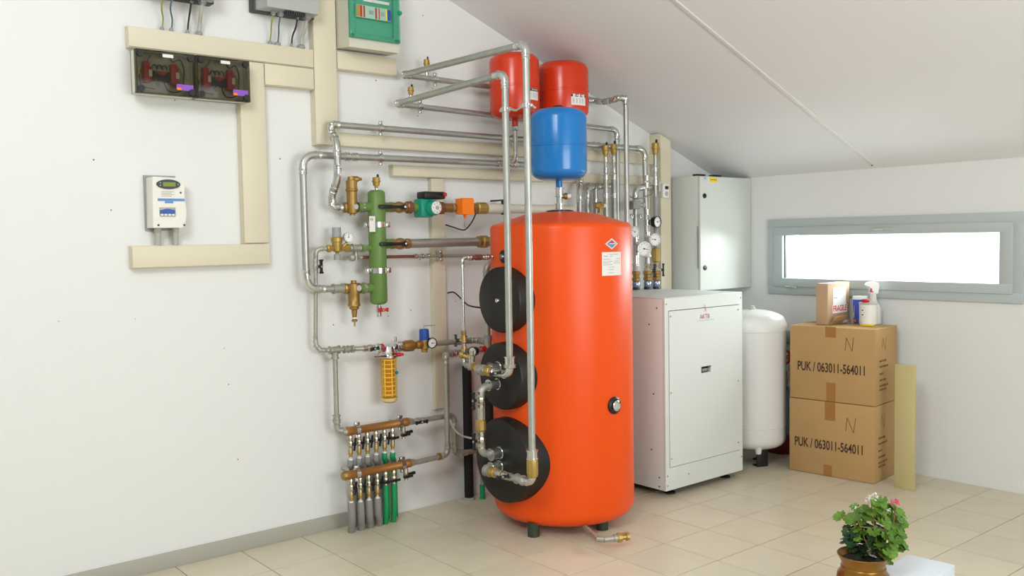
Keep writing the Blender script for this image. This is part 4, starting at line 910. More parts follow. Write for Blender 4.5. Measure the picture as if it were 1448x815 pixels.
# ---------------- return pipes at the bottom
yr = -0.165
xr = W(631.5, 570, yr).x
p6 = run('upright pipe in front of the narrow trunking, curving left into the lower manifold', [(1.60, yr, W(590, 654, yr).z), (xr, yr, W(626, 645, yr).z), (xr, yr, W(630, 503, yr).z), (xr+0.035, -0.14, W(637, 500.5, -0.15).z), (2.16, -0.13, W(637, 500.5, -0.15).z+0.004)], 0.0150, 0.04, m='iron', fm='iron', group=GP)
nut(p6, (xr-0.06, yr, W(621, 646, yr).z), EX, 0.022, 0.02, 'bronze')
coupling(p6, (xr+0.075, -0.138, W(645, 500, -0.14).z), EX, 0.018, 0.03, 'fit')
zc5 = W(600, 594, -0.11).z
p7 = run('pipe from the upper manifold, bending down then right behind the black duct', [(1.60, -0.11, zc5), (1.936, -0.11, zc5), (1.940, -0.11, 0.325), (1.975, -0.115, 0.306), (2.40, -0.115, 0.302)], 0.0150, 0.035, m='iron', fm='iron', group=GP)
valve('black-handled valve on the pipe right of the upper manifold', (W(590, 596, -0.11).x, -0.11, zc5), EX, 0.016, 0.09, 'iron', -EY, EX, 0.075, 'wing')
# duct, hoses
xd = W(661.5, 615, -0.05).x
dk = thing('insulated_duct', 'black foam-lagged upright pipe at the wall behind the lower covers', 'pipe', (xd, -0.05, 0))
part_lathe(dk, 'lagging', (xd, -0.052, 0.012), EZ, [(0, 0.0275), (0.795, 0.0275)], 'duct', 20)
part_lathe(dk, 'base_flange', (xd, -0.052, 0.0), EZ, [(0, 0.036), (0.012, 0.036), (0.014, 0.03)], 'conduit', 20)
pq = W(682, 690, -0.10)
dk = thing('green_pipe', 'short green pipe rising from the floor behind the lowest cover', 'pipe', (pq.x, -0.10, 0)); part_lathe(dk, 'sleeve', (pq.x, -0.10, 0), EZ, [(0, 0.016), (0.085, 0.016)], 'greenhose', 14); part_lathe(dk, 'pipe', (pq.x, -0.10, 0.08), EZ, [(0, 0.010), (0.30, 0.010)], 'iron', 12)
cable('white hose sagging from the lower pipes to the black lagged duct', [W(636.5, 594, -0.17), W(640, 603, -0.18), W(646, 611.5, -0.20), W(655, 617, -0.30), AX(666, 620, 1.70)], 0.0055, 'conduit', cat='hose', name='hose')

# ================================================================== TWO COPPER MANIFOLDS
def manifold(label, y, pa_, pb_, tips, which, hoseset):
    a = W(*pa_, y); bq = W(*pb_, y); z = (a.z+bq.z)/2
    root = thing('manifold', label, 'manifold', ((a.x+bq.x)/2, y, z-0.2), 'copper manifolds')
    part_lathe(root, 'bar', (a.x, y, z), EX, [(0, 0.019), (0.004, 0.024), (0.05, 0.024), (0.054, 0.0215), (bq.x-a.x-0.054, 0.0215), (bq.x-a.x-0.05, 0.024), (bq.x-a.x-0.004, 0.024), (bq.x-a.x, 0.018)], 'copper', 20)
    if which == 'lower': part_lathe(root, 'end_cap', (a.x-0.016, y, z), EX, [(0, 0), (0, 0.022), (0.018, 0.026), (0.018, 0)], 'bronze', 8, 25)
    else: part_lathe(root, 'end_nut', (a.x-0.02, y, z), EX, [(0, 0.017), (0.022, 0.02)], 'iron', 10)
    part_lathe(root, 'outlet_nut', (bq.x-0.004, y, z), EX, [(0, 0.020), (0.02, 0.020), (0.03, 0.017)], 'iron', 10)
    for k in (0.17, 0.86):
        cx = a.x+(bq.x-a.x)*k
        b = MB(); b.lathe((cx-0.011, y, z), EX, [(0, 0.0245), (0, 0.029), (0.022, 0.029), (0.022, 0.0245)], 18)
        b.box((cx, y, z+0.036), (0.03, 0.02, 0.016), 0.004); b.box((cx, y, z-0.036), (0.018, 0.018, 0.018), 0.003); b.cyl((cx, y+0.026, z), (cx, 0, z), 0.006, 8)
        b.build('bracket', 'fit', root)
    for k, (tx, tz) in enumerate(tips):
        zt_ = z-0.018; L = zt_-tz
        v = part_lathe(root, 'valve', (tx, y, zt_), -EZ, [(0, 0.008), (0.012, 0.0135), (0.024, 0.0135), (0.028, 0.009), (0.034, 0.014), (0.042, 0.0165), (0.060, 0.0165), (0.068, 0.012), (0.086, 0.013), (0.088, 0.010)], 'nickel', 10, 25)
        last = k >= 4 and which == 'lower' or k == 5
        if last: handle_wing_sub(v, (tx, y-0.012, zt_-0.055), -EY, EX)
        else: handle_wing_sub(v, (tx+0.008, y-0.012, zt_-0.052), V((0.5, -0.85, 0)), V((0.15, 0, 1)), 0.058)
        part_lathe(root, 'brass_nipple', (tx, y, zt_-0.086), -EZ, [(0, 0.011), (0.006, 0.0135), (0.02, 0.0135), (0.024, 0.010), (0.036, 0.010)], 'brass', 8, 25)
        part_lathe(root, 'tail', (tx, y, zt_-0.115), -EZ, [(0, 0.0065), (max(L-0.115-0.01, 0.01), 0.0065)], 'white', 10)
    cx = a.x+(bq.x-a.x)*0.90
    v = part_lathe(root, 'drain_valve', (cx+0.004, y-0.004, z-0.020), -EZ, [(0, 0.008), (0.01, 0.013), (0.03, 0.013), (0.034, 0.016), (0.055, 0.016), (0.06, 0.010), (0.072, 0.010), (0.072, 0)], 'nickel', 10, 25)
    handle_wing_sub(v, (cx+0.004, y-0.016, z-0.065), -EY, EX, 0.05)
    part_lathe(v, 'spout', (cx+0.018, y-0.004, z-0.058), EX, [(0, 0.007), (0.03, 0.007), (0.03, 0.009), (0.045, 0.009), (0.045, 0)], 'black', 10)
    return z
def handle_wing_sub(par, p, out, along, L=0.045):
    p = V(p); out = V(out).normalized(); al = V(along).normalized(); sd = out.cross(al); b = MB()
    b.lathe(p, out, [(0, 0.007), (0.012, 0.009), (0.018, 0.009), (0.018, 0)], 10)
    for s in (-1, 1): b.box(p+out*0.013+al*(s*L*0.36), (L*0.5, 0.014, 0.009), 0.003, (al, sd, out))
    b.lathe(p+out*0.018, out, [(0, 0.004), (0.003, 0.004), (0.003, 0)], 8)
    return b.build('handle', 'black', par)
tips_u = [(W(px, py, -0.11).x, W(px, py, -0.11).z) for px, py in ((496, 651), (508, 648.5), (520, 646.5), (532.2, 643.5), (544, 641), (555.4, 640))]
tips_l = [(W(px, py, -0.17).x, W(px, py, -0.17).z) for px, py in ((497, 711), (510, 710), (522, 707.5), (534, 705), (545.5, 686), (557, 684))]
zu_ = manifold('upper copper manifold bar with six black-handled outlets', -0.11, (489, 609.5), (577, 598), tips_u, 'upper', None)
zl_ = manifold('lower copper manifold bar with six black-handled outlets', -0.17, (488.5, 671.5), (581, 656.5), tips_l, 'lower', None)
orders = ['first', 'second', 'third', 'fourth', 'fifth', 'sixth']
for k in range(6):
    for which, tips, y in (('upper', tips_u, -0.11), ('lower', tips_l, -0.17)):
        tx, tz = tips[k]; gcol = k >= 4
        tone = 'green' if gcol else 'grey'; pos = orders[k]
        rt = thing('floor_hose', f'{tone} heating hose below the {which} manifold, {pos} from the left', 'hose', (tx, y, 0), 'hoses from the copper manifolds')
        if which == 'upper':
            pts = [(tx, y, tz), (tx, y+0.004, tz-0.03), (tx+0.040, -0.055, zl_-0.01), (tx+0.050, -0.042, 0.16), (tx+0.052, -0.040, 0.0)]; r = 0.0175 if not gcol else 0.015
        else:
            fxx = tx+(0.012+0.004*k if not gcol else 0.012)
            pts = [(tx, y, tz), (tx, y, tz-0.03), (tx+0.004, y+0.006, tz*0.5), (fxx+0.004, -0.135, 0.03), (fxx+0.010, -0.120, 0.0)]; r = 0.0195 if not gcol else 0.0145
        sp = spline(pts, 5); MB().tube(sp, r, 12).build('sleeve', 'greenhose' if gcol else 'lag', rt)
        if not gcol or which == 'upper': part_lathe(rt, 'collar', (tx, y, tz-0.012), EZ, [(0, 0.0125), (0.018, 0.0125), (0.020, 0.009)], 'white', 12)

# ================================================================== RISERS BEHIND THE GREY UNIT
# P1 drops as the middle riser; its twin and the vented risers stand beside it
y5 = -0.15; x5 = W(915.5, 380, y5).x; x3 = W(899.5, 385, -0.13).x; y7 = -0.17; x7 = W(928, 375, y7).x
def riser_foot(root, x, y, zs):
    """union, brass body and coupling at the foot of a riser, standing on the unit"""
    part_lathe(root, 'foot_union', (x, y, 1.195), EZ, [(0, 0.020), (0.006, 0.026), (0.02, 0.026), (0.026, 0.022)], 'black', 14)
    part_lathe(root, 'union', (x, y, 1.215), EZ, [(0, 0.024), (0.01, 0.027), (0.03, 0.027), (0.04, 0.023)], mat('blue_grey_metal', (150, 156, 184), 0.25, 0.8), 14)
    part_lathe(root, 'brass_fitting', (x, y, 1.255), EZ, [(0, 0.022), (0.008, 0.028), (0.025, 0.028), (0.03, 0.023), (0.045, 0.023), (0.05, 0.029), (0.068, 0.029), (0.074, 0.022)], 'bronze', 8, 25)
ra = run('left riser behind the grey unit, elbowed across to the vented riser', [(x7-0.01, -0.14, 1.903), (x3, -0.13, 1.900), (x3, -0.13, 1.33)], 0.0185, 0.06, group='risers behind the grey unit')
riser_foot(ra, x3, -0.13, 0)
for z, L in ((1.40, 0.07), (1.475, 0.06), (1.555, 0.05)): coupling(ra, (x3, -0.13, z), EZ, 0.021, L)
coupling(ra, (x3, -0.13, 1.352), EZ, 0.023, 0.05, 'conduit')
rb = run('middle riser behind the grey unit, lower half with valve', [(x5, y5, 1.49), (x5, y5, 1.33)], 0.0165, group='risers behind the grey unit', name='steel_pipe')
riser_foot(rb, x5, y5, 0)
part_lathe(rb, 'white_fitting', (x5, y5, 1.42), EZ, [(0, 0.02), (0.004, 0.028), (0.016, 0.028), (0.02, 0.022), (0.05, 0.022), (0.055, 0.027), (0.066, 0.027), (0.07, 0.02)], 'white', 14)
for pz_ in (252, 262, 300, 315, 332): coupling(p1, (x5, y5, W(915, pz_, y5).z), EZ, 0.020, 0.035)
rc = run('right vented riser behind the grey unit, with two round gauges', [(x7, y7, 2.12), (x7, y7, 1.33)], 0.0125, 0.02, group='risers behind the grey unit', m='steel')
# the two right risers stand a little apart
riser_foot(rc, x7, y7, 0)
air_vent('brass air vent on the rightmost riser by the cream pillar', (x7, y7, 2.115), 0.026, 0.115)
for z in (2.02, 1.96, 1.93): coupling(rc, (x7, y7, z), EZ, 0.015, 0.03)
MB().cyl((x7, y7, 1.33), (x7, y7, 1.84), 0.0175, 14).build('lower_pipe', 'grey', rc)
part_lathe(rc, 'brass_body', (x7, y7, W(929, 371, y7).z), EZ, [(0, 0.022), (0.006, 0.029), (0.09, 0.029), (0.10, 0.024)], 'brass', 8, 25)
valve('black wing-handled valve on the rightmost riser above the grey unit', (x7, y7, W(928.5, 382, y7).z), EZ, 0.02, 0.10, 'nickel', V((0.86, -0.5, 0)), EZ, 0.085, 'wing')
valve('black wing-handled valve on the middle riser above the grey unit', (x5, y5, W(917, 383, y5).z), EZ, 0.02, 0.10, 'nickel', V((0.86, -0.5, 0)), EZ, 0.085, 'wing')
cdir = V((-0.45, -1, 0)).normalized()
gauge('black-cased gauge, upper of the two on the rightmost riser', W(929.5, 314, y7-0.06), V((0.05, -1, 0)), 0.038, case='black', needle=80, stem=(x7, y7, W(928, 315, y7).z), depth=0.035)
gauge('silver gauge, lower of the two on the rightmost riser', W(926.5, 339, y7-0.06), cdir, 0.042, needle=-80, stem=(x7, y7, W(927, 340, y7).z))
gauge('large silver gauge on the middle riser, face washed bright', W(911, 352, y5-0.07), V((-0.5, -1, -0.05)), 0.046, needle=100, stem=(x5, y5, W(915, 353, y5).z))
gauge('silver gauge on the left riser, half hidden by the orange tank', W(897.8, 328, -0.19), V((-0.3, -1, 0)), 0.036, needle=-60, stem=(x3, -0.13, W(899, 328, -0.13).z))
# vented thin risers just right of the blue vessel
for px, py0, lab, lab2, yy in ((856, 222, 'left brass vent of the pair right of the blue vessel', 'left vented riser right of the blue vessel', -0.16), (867.5, 220, 'right brass vent of the pair right of the blue vessel', 'right vented riser right of the blue vessel', -0.145)):
    p = W(px+0.3, py0, yy); air_vent(lab, (p.x, yy, p.z-0.002), 0.024, 0.10)
    zt2 = W(px, 252, yy).z
    rt = run(lab2, [(p.x, yy, p.z), (p.x, yy, 1.22)], 0.0125, group='risers behind the grey unit')
    MB().cyl((p.x, yy, 1.22), (p.x, yy, zt2), 0.0185, 14).build('thick_pipe', 'steel', rt)
    for q in (226, 241, 251, 277): coupling(rt, (p.x, yy, W(px, q, yy).z), EZ, 0.0145 if q < 250 else 0.02, 0.03)
    if px < 860:
        zz = W(px, 291, yy).z; d2 = V((-0.85, -0.2, 0)).normalized()
        vv = thing('relief_valve', 'small brass valve on the left vented riser, above the tank', 'valve', (p.x-0.06, yy, zz-0.03))
        part_lathe(vv, 'arm', (p.x, yy, zz), d2, [(0, 0.012), (0.055, 0.012)], 'white', 12)
        part_lathe(vv, 'body', V((p.x, yy, zz))+d2*0.05, d2, [(0, 0.016), (0.01, 0.024), (0.03, 0.024), (0.034, 0.018), (0.055, 0.022), (0.075, 0.020), (0.085, 0.01), (0.085, 0)], 'brass', 8, 25)
        part_lathe(vv, 'outlet', V((p.x, yy, zz))+d2*0.075, -EZ, [(0, 0.014), (0.035, 0.014), (0.035, 0.018), (0.048, 0.018), (0.048, 0)], 'brass', 10)
rd = run('hooked steel pipe between the blue vessel and the vented risers', [(3.30, -0.085, 1.908), (3.069, -0.085, 1.897), (3.067, -0.085, 1.22)], 0.0185, 0.06, group='risers behind the grey unit')
re_ = run('short inner pipe dropping from the hooked steel pipe', [(3.145, -0.085, 1.90), (3.145, -0.085, 1.22)], 0.0165, group='risers behind the grey unit')
coupling(re_, (3.145, -0.085, 1.80), EZ, 0.019, 0.03); coupling(rd, (3.145, -0.085, 1.90), EX, 0.0205, 0.05)
ac = W(901, 290, -0.16)
r_ = thing('valve_actuator', 'small grey motor block on the left riser under the cream pillar thermostat', 'actuator', (ac.x, -0.16, ac.z-0.03))
MB().box((ac.x-0.03, -0.165, ac.z), (0.075, 0.05, 0.056), 0.006).build('housing', 'grey', r_)
MB().box((ac.x-0.085, -0.165, ac.z-0.008), (0.026, 0.045, 0.05), 0.004).build('end_cap', mat('brown_cap', (98, 74, 62), 0.5), r_)
part_lathe(r_, 'arm', (ac.x, -0.16, ac.z), EX, [(0, 0.012), (0.05, 0.012), (0.05, 0.018), (0.065, 0.018)], 'conduit', 12)
for q in (-0.075, 0.01): part_lathe(r_, 'screw', (ac.x+q, -0.175, ac.z-0.075), -EY, [(0, 0.014), (0.01, 0.014), (0.012, 0.006), (0.02, 0.006), (0.02, 0)], 'fit', 10)
cable('thin grey cable dipping between the risers beside the cream pillar', [W(888, 275, -0.03), W(893, 279.5, -0.1), W(901, 281, -0.18), W(911, 279, -0.2), W(922, 274, -0.12), W(929, 266, -0.1)], 0.0045, 'grey', group='thin loose cables')
th0 = W(941, 270, -0.125)
r_ = thing('room_thermostat', 'white thermostat with dark display on the cream pillar trunking', 'thermostat', (3.85, -0.11, th0.z-0.05))
cx_ = W(941.5, 270, -0.12).x
MB().box((cx_, -0.1125, th0.z), (0.062, 0.025, 0.098), 0.004).build('case', 'white', r_)
MB().box((cx_+0.004, -0.1258, th0.z+0.022), (0.034, 0.002, 0.022)).build('display', 'black', r_)
part_lathe(r_, 'dial', (cx_, -0.125, th0.z-0.02), -EY, [(0, 0.016), (0.004, 0.015), (0.004, 0)], 'conduit', 18)
gq = AX(930, 264.5, 3.772)
r_ = thing('switch_plate', 'small dark square switch plate on the pillar trunking side', 'switch', (3.76, gq.y, gq.z-0.03))
MB().box((3.762, gq.y, gq.z), (0.02, 0.062, 0.072), 0.003).build('frame', 'boxbody', r_); MB().box((3.751, gq.y, gq.z), (0.004, 0.04, 0.044), 0.001).build('rocker', 'darkgrey', r_)

# ================================================================== GREY-WHITE UNIT (boiler / heat pump)
ux0, ux1, uy0, uy1, uz0, uz1 = 2.943, 3.690, -0.85, -0.08, 0.045, 1.197
un = thing('heating_unit', 'large grey-white sheet steel heating unit standing right of the tank', 'boiler', ((ux0+ux1)/2, (uy0+uy1)/2, 0))
MB().span((ux0, uy0, uz1-0.004), (ux1, uy1, uz1+0.002), 0.002).build('top_panel', 'unit', un)
MB().span((ux0, uy0+0.02, uz0), (ux0+0.012, uy1, uz1-0.005), 0.001).build('side_panel', 'unit', un)
MB().span((ux1-0.012, uy0+0.02, uz0), (ux1, uy1, uz1-0.005), 0.001).build('side_panel', 'unit', un)
MB().span((ux0+0.012, uy1-0.012, uz0), (ux1-0.012, uy1, uz1-0.005)).build('rear_panel', 'unit', un)
MB().span((ux0+0.012, uy0+0.03, uz0), (ux1-0.012, uy1-0.012, uz0+0.02)).build('base', 'darkgrey', un)
b = MB()
b.span((ux0, uy0, uz0), (ux0+0.034, uy0+0.02, uz1-0.004)); b.span((ux1-0.034, uy0, uz0), (ux1, uy0+0.02, uz1-0.004))
b.span((ux0+0.034, uy0, uz1-0.075), (ux1-0.034, uy0+0.02, uz1-0.004)); b.span((ux0+0.034, uy0, uz0), (ux1-0.034, uy0+0.02, uz0+0.135))
fr = b.build('front_frame', 'unit', un)
zg = uz0+0.139
# door panel with a recessed pull
hp = W(998, 522.5, uy0); hx0, hx1, hz0, hz1 = hp.x-0.046, hp.x+0.046, hp.z-0.020, hp.z+0.020
px0, px1, pz0, pz1 = ux0+0.037, ux1-0.037, uz0+0.139, uz1-0.079
b = MB(); yb = uy0-0.0035; yt = uy0+0.018
b.span((px0, yb, pz0), (hx0, yt, pz1)); b.span((hx1, yb, pz0), (px1, yt, pz1)); b.span((hx0, yb, pz0), (hx1, yt, hz0)); b.span((hx0, yb, hz1), (hx1, yt, pz1))
dr = b.build('front_panel', 'unit', un)
hd = MB().span((hx0, uy0+0.03, hz0-0.002), (hx1, uy0+0.034, hz1+0.002)).span((hx0-0.002, yb-0.001, hz1-0.004), (hx1+0.002, uy0+0.03, hz1)).span((hx0, yb-0.001, hz0), (hx0+0.005, uy0+0.03, hz1)).build('recessed_pull', 'black', dr)
MB().box((hp.x+0.004, uy0+0.016, hz0+0.016), (0.062, 0.012, 0.020), 0.003, (EX, V((0, 0.94, 0.34)), V((0, -0.34, 0.94)))).build('pull_tongue', 'grey', hd)
b = MB()
for x, z in ((px0+0.012, pz1-0.03), (px1-0.012, pz1-0.03), (px0+0.012, (pz0+pz1)/2-0.02), (px1-0.012, (pz0+pz1)/2-0.02), (px0+0.012, pz0+0.05), (px1-0.012, pz0+0.05)): b.lathe((x, yb, z), -EY, [(0, 0.006), (0.002, 0.005), (0.002, 0)], 10)
o = b.build('screws', 'fit', dr)
b = MB()
for x, z in ((ux0+0.015, uz1-0.035), (ux1-0.015, uz1-0.035), (ux0+0.015, uz0+0.03), (ux0+0.015, uz0+0.09), (ux1-0.015, uz0+0.09), (hp.x-0.17, uz0+0.07)): b.lathe((x, uy0, z), -EY, [(0, 0.005), (0.002, 0.005), (0.002, 0)], 10)
b.build('frame_screws', 'fit', fr)
b = MB()
for y, z in ((uy0+0.06, uz1-0.06), (uy0+0.12, uz1-0.16), (uy0+0.09, 0.62), (uy0+0.11, 0.28), (uy0+0.05, 0.12), (uy0+0.05, 0.065)): b.lathe((ux0, y, z), -EX, [(0, 0.005), (0.002, 0.005), (0.002, 0)], 10)
b.build('side_screws', 'darkgrey', un)
for x, y in ((3.06, uy0+0.07), (3.60, uy0+0.07), (3.06, uy1-0.08), (3.60, uy1-0.08)):
    part_lathe(un, 'foot', (x, y, 0), EZ, [(0, 0.032), (0.010, 0.032), (0.016, 0.012), (0.055, 0.012)], 'black', 16)
# red emblem and lettering
q0 = W(989, 451, yb-0.001)
text('AKTB', W(989.5, 451.5, yb-0.0008), EX, EZ, 0.028, W(1004, 449, yb).x-W(990, 449, yb).x, M['dullred'], dr)
e0 = W(997.5, 441.5, yb-0.0008)
b = MB()
def stroke(b, x0, z0, x1, z1, w, y): 
    d = V((x1-x0, 0, z1-z0)); n = V((-d.z, 0, d.x)).normalized()*(w/2); a = V((x0, y, z0)); c = V((x1, y, z1)); b.add([a-n, c-n, c+n, a+n], [(0, 1, 2, 3)])
ye = yb-0.0009
for a in ((-0.013, -0.012, 0.0, 0.022), (0.0, 0.022, 0.015, -0.012), (-0.006, 0.0, 0.008, 0.0), (-0.012, 0.034, -0.002, 0.042), (-0.004, 0.034, -0.016, 0.048), (0.0, 0.022, -0.006, 0.034)): stroke(b, e0.x+0.7*a[0], e0.z+0.012+0.7*a[1], e0.x+0.7*a[2], e0.z+0.012+0.7*a[3], 0.0028, ye)
b.build('emblem', M['dullred'], dr)
b = MB(); q1 = W(986, 454, yb); 
for k in range(9): b.span((q1.x+k*0.018, ye-0.0002, q1.z-0.002), (q1.x+k*0.018+(0.013 if k % 3 else 0.009), ye, q1.z+0.001))
b.build('small_print', 'greyink', dr)

# ================================================================== TALL GREY CABINET ON THE WALL
cx0, cx1, cy0, cz0, cz1 = 3.958, 4.550, -0.300, 1.170, 1.984
cb = thing('control_cabinet', 'pale grey wall cabinet with two round locks above the unit', 'cabinet', ((cx0+cx1)/2, -0.15, cz0))
b = MB(); b.span((cx0, -0.278, cz0), (cx1, -0.004, cz1), 0.002); b.build('body', 'cab', cb)
dr = MB().span((cx0+0.002, cy0, cz0+0.004), (cx1-0.002, -0.280, cz1-0.004), 0.006).build('door', 'cab', cb)
for z in (W(993, 277, cy0).z, W(995, 379, cy0).z):
    g = part_lathe(dr, 'lock', (cx0+0.048, cy0, z), -EY, [(0, 0.018), (0.006, 0.017), (0.008, 0.012), (0.008, 0)], 'black', 18)
ws = MB().box((cx0+0.15, cy0-0.0008, W(1001, 254, cy0).z), (0.082, 0.0012, 0.034)).build('warning_strip', 'yellow', dr)
b = MB()
for k in range(5): b.box((cx0+0.122+0.014*k, cy0-0.0018, W(1001, 254, cy0).z), (0.007, 0.0006, 0.010))
b.build('warning_print', 'pencil', ws)
b = MB()
for k in range(3): b.box((cx0+0.055, cy0-0.001, W(992, 251, cy0).z-0.006*k), (0.03-0.006*k, 0.001, 0.0025))
b.build('small_print', 'greyink', dr)
for x in (cx0+0.02, cx0+0.20): MB().box((x+0.02, -0.26, cz1+0.006), (0.085, 0.05, 0.012), 0.003).build('gland_plate', 'black', cb)
MB().box((cx0-0.0015, -0.279, 1.48), (0.003, 0.008, 0.30)).build('hinge_strip', 'grey', cb)

# ================================================================== WHITE VESSEL BESIDE THE UNIT
wx, wy, wr = 4.055, -0.665, 0.222
vt = thing('white_vessel', 'tall white pressure vessel on black legs right of the unit', 'tank', (wx, wy, 0))
e = [(0.12+0.07*(1-cos(pi/2*i/6)), 0.13+(wr-0.13)*sin(pi/2*i/6)) for i in range(7)]
pr = [(0.115, 0), (0.118, 0.13)]+e[1:]+[(0.27, wr), (0.272, wr+0.002), (0.278, wr+0.002), (0.28, wr), (0.915, wr), (0.917, wr+0.004), (0.96, wr+0.004), (0.985, wr-0.008)]
pr += [(0.985+0.07*sin(pi/2*i/7), (wr-0.008)*cos(pi/2*i/7)) for i in range(1, 7)]+[(1.055, 0)]
part_lathe(vt, 'shell', (wx, wy, 0), EZ, pr, 'vessel', 56)
part_lathe(vt, 'top_valve', (wx, wy, 1.053), EZ, [(0, 0.022), (0.012, 0.022), (0.012, 0.016), (0.028, 0.016), (0.03, 0)], 'conduit', 16)
for a in (-115, 5, 125):
    d = V((cos(radians(a)), sin(radians(a)), 0)); s_ = V((-d.y, d.x, 0))
    lg = MB().box((wx+d.x*0.125, wy+d.y*0.125, 0.068), (0.014, 0.082, 0.136), 0.002, (d, s_, EZ)).box((wx+d.x*0.10, wy+d.y*0.10, 0.005), (0.06, 0.082, 0.010), 0.002, (d, s_, EZ)).build('leg', 'black', vt)
bp_ = W(1070.5, 640, wy-0.12)
part_lathe(vt, 'bottom_stub', (bp_.x, wy-0.13, 0.10), EZ, [(0, 0.018), (0.04, 0.026), (0.05, 0.03)], 'vessel', 14)
bt = FZ(1082, 652, 0.02)
r_ = thing('drain_tap', 'tiny brass tap at floor level beside the white vessel legs', 'tap', (bt.x, bt.y, 0))
part_lathe(r_, 'body', (bt.x-0.05, bt.y+0.03, 0.028), V((1, -0.5, -0.1)), [(0, 0.010), (0.03, 0.012), (0.032, 0.02), (0.05, 0.02), (0.054, 0.013), (0.075, 0.013), (0.075, 0)], 'brass', 10, 25)
MB().box((bt.x-0.012, bt.y+0.010, 0.055), (0.012, 0.012, 0.045), 0.003).build('lever', 'brass', r_)
MB().cyl((bt.x-0.005, bt.y+0.005, 0.0), (bt.x-0.005, bt.y+0.005, 0.03), 0.008, 10).build('outlet', 'brass', r_)

# ---------------- pump group half hidden between vessel and cartons
gy = -0.63
def K(px, py): return W(px, py, gy)
r_ = thing('pump_group', 'dark pipe group with red handwheel between the white vessel and cartons', 'pump', (K(1110, 620).x, gy, 0))
a = K(1109, 478); part_lathe(r_, 'grey_pipe', (a.x-0.05, gy+0.03, a.z), V((1, -0.25, 0)), [(0, 0.03), (0.03, 0.036), (0.05, 0.045), (0.16, 0.05)], 'grey', 18)
a = K(1106, 505); b = MB()
b.tube([(a.x+0.045*cos(t), gy-0.035, a.z+0.045*sin(t)) for t in [2*pi*k/24 for k in range(25)]], 0.009, 8)
for k in range(3): t = 2*pi*k/3+0.4; b.cyl((a.x, gy-0.03, a.z), (a.x+0.045*cos(t), gy-0.035, a.z+0.045*sin(t)), 0.006, 8)
b.build('handwheel', 'redpl', r_)
MB().cyl((a.x, gy-0.05, a.z), (a.x, gy+0.03, a.z), 0.011, 10).build('spindle', 'brass', r_)
a = K(1106, 535); part_lathe(r_, 'body', (a.x+0.01, gy+0.01, K(1106, 555).z), EZ, [(0, 0.035), (0.03, 0.045), (0.06, 0.03), (0.10, 0.04), (0.14, 0.04), (0.17, 0.028), (0.42, 0.028)], 'darkgrey', 16)
part_lathe(r_, 'brass_union', (a.x-0.02, gy-0.03, K(1104, 545).z), EZ, [(0, 0.018), (0.01, 0.025), (0.06, 0.025), (0.07, 0.018)], 'bronze', 8, 25)
a = K(1110, 590); part_lathe(r_, 'blue_pipe', (a.x, gy-0.01, K(1110, 617).z), EZ, [(0, 0.015), (0.02, 0.024), (0.36, 0.024)], mat('pale_blue_pipe', (150, 178, 200), 0.4), 16)
part_lathe(r_, 'back_pipe', (K(1104, 600).x, gy+0.05, 0.0), EZ, [(0, 0.028), (0.46, 0.028)], mat('dark_blue_sleeve', (44, 48, 72), 0.6), 16)
part_lathe(r_, 'red_base', (K(1108, 625).x, gy+0.02, 0.0), EZ, [(0, 0.10), (0.02, 0.105), (0.10, 0.085), (0.13, 0.05), (0.13, 0)], mat('dark_red_cast', (122, 30, 42), 0.5), 20)

# ================================================================== CARTONS IN FRONT OF THE WINDOW WALL
FL = V((4.062, -0.950, 0)); FR_ = V((4.128, -1.512, 0))
cu = (FR_-FL).normalized(); cw = (FR_-FL).length                # along the printed face
cn = V((-cu.y, cu.x, 0))                                        # into the box (towards the window wall)
if cn.x < 0: cn = -cn
CD = 0.345
def carton(label, z0, z1, shift=0.0, group=None):
    o = FL+cu*shift
    root = thing('cardboard_box', label, 'box', o+cu*(cw/2)+cn*(CD/2)+EZ*z0, 'printed brown cartons')
    body = MB().box(o+cu*(cw/2)+cn*(CD/2)+EZ*((z0+z1)/2), (cw, CD, z1-z0-0.004), 0.004, (cu, cn, EZ)).build('body', 'carton', root)
    return root, body, o
def face_pt(o, u, z, out=0.0008): return o+cu*u-cn*out+EZ*z
def fpx(o, px, py, out=0.0):
    """point of the printed face seen at a pixel"""
    d = ray(px, py); t = ((o-CAM).dot(cn))/d.dot(cn); return CAM+d*t
def pen(root, o, pts, w, m, name, out=0.001, side=False):
    b = MB()
    for (u0, z0), (u1, z1) in zip(pts, pts[1:]):
        d = V((u1-u0, z1-z0, 0)); n = V((-d.y, d.x, 0)).normalized()*(w/2)
        if side: q = [o+cu*(cw+out)+cn*u+EZ*z for u, z in ((u0-n.x, z0-n.y), (u1-n.x, z1-n.y), (u1+n.x, z1+n.y), (u0+n.x, z0+n.y))]
        else: q = [face_pt(o, u, z, out) for u, z in ((u0-n.x, z0-n.y), (u1-n.x, z1-n.y), (u1+n.x, z1+n.y), (u0+n.x, z0+n.y))]
        b.add(q, [(0, 1, 2, 3)])
    return b.build(name, m, root)
def uv(o, px, py):
    p = fpx(o, px, py); return ((p-o).dot(cu), p.z)
low, lowb, lo_ = carton('lower printed carton on the tiled floor, carrying the other carton', 0.0, 0.486)
upp, uppb, uo = carton('upper printed carton carrying the small parcel and the bottles', 0.486, 0.968, 0.004)
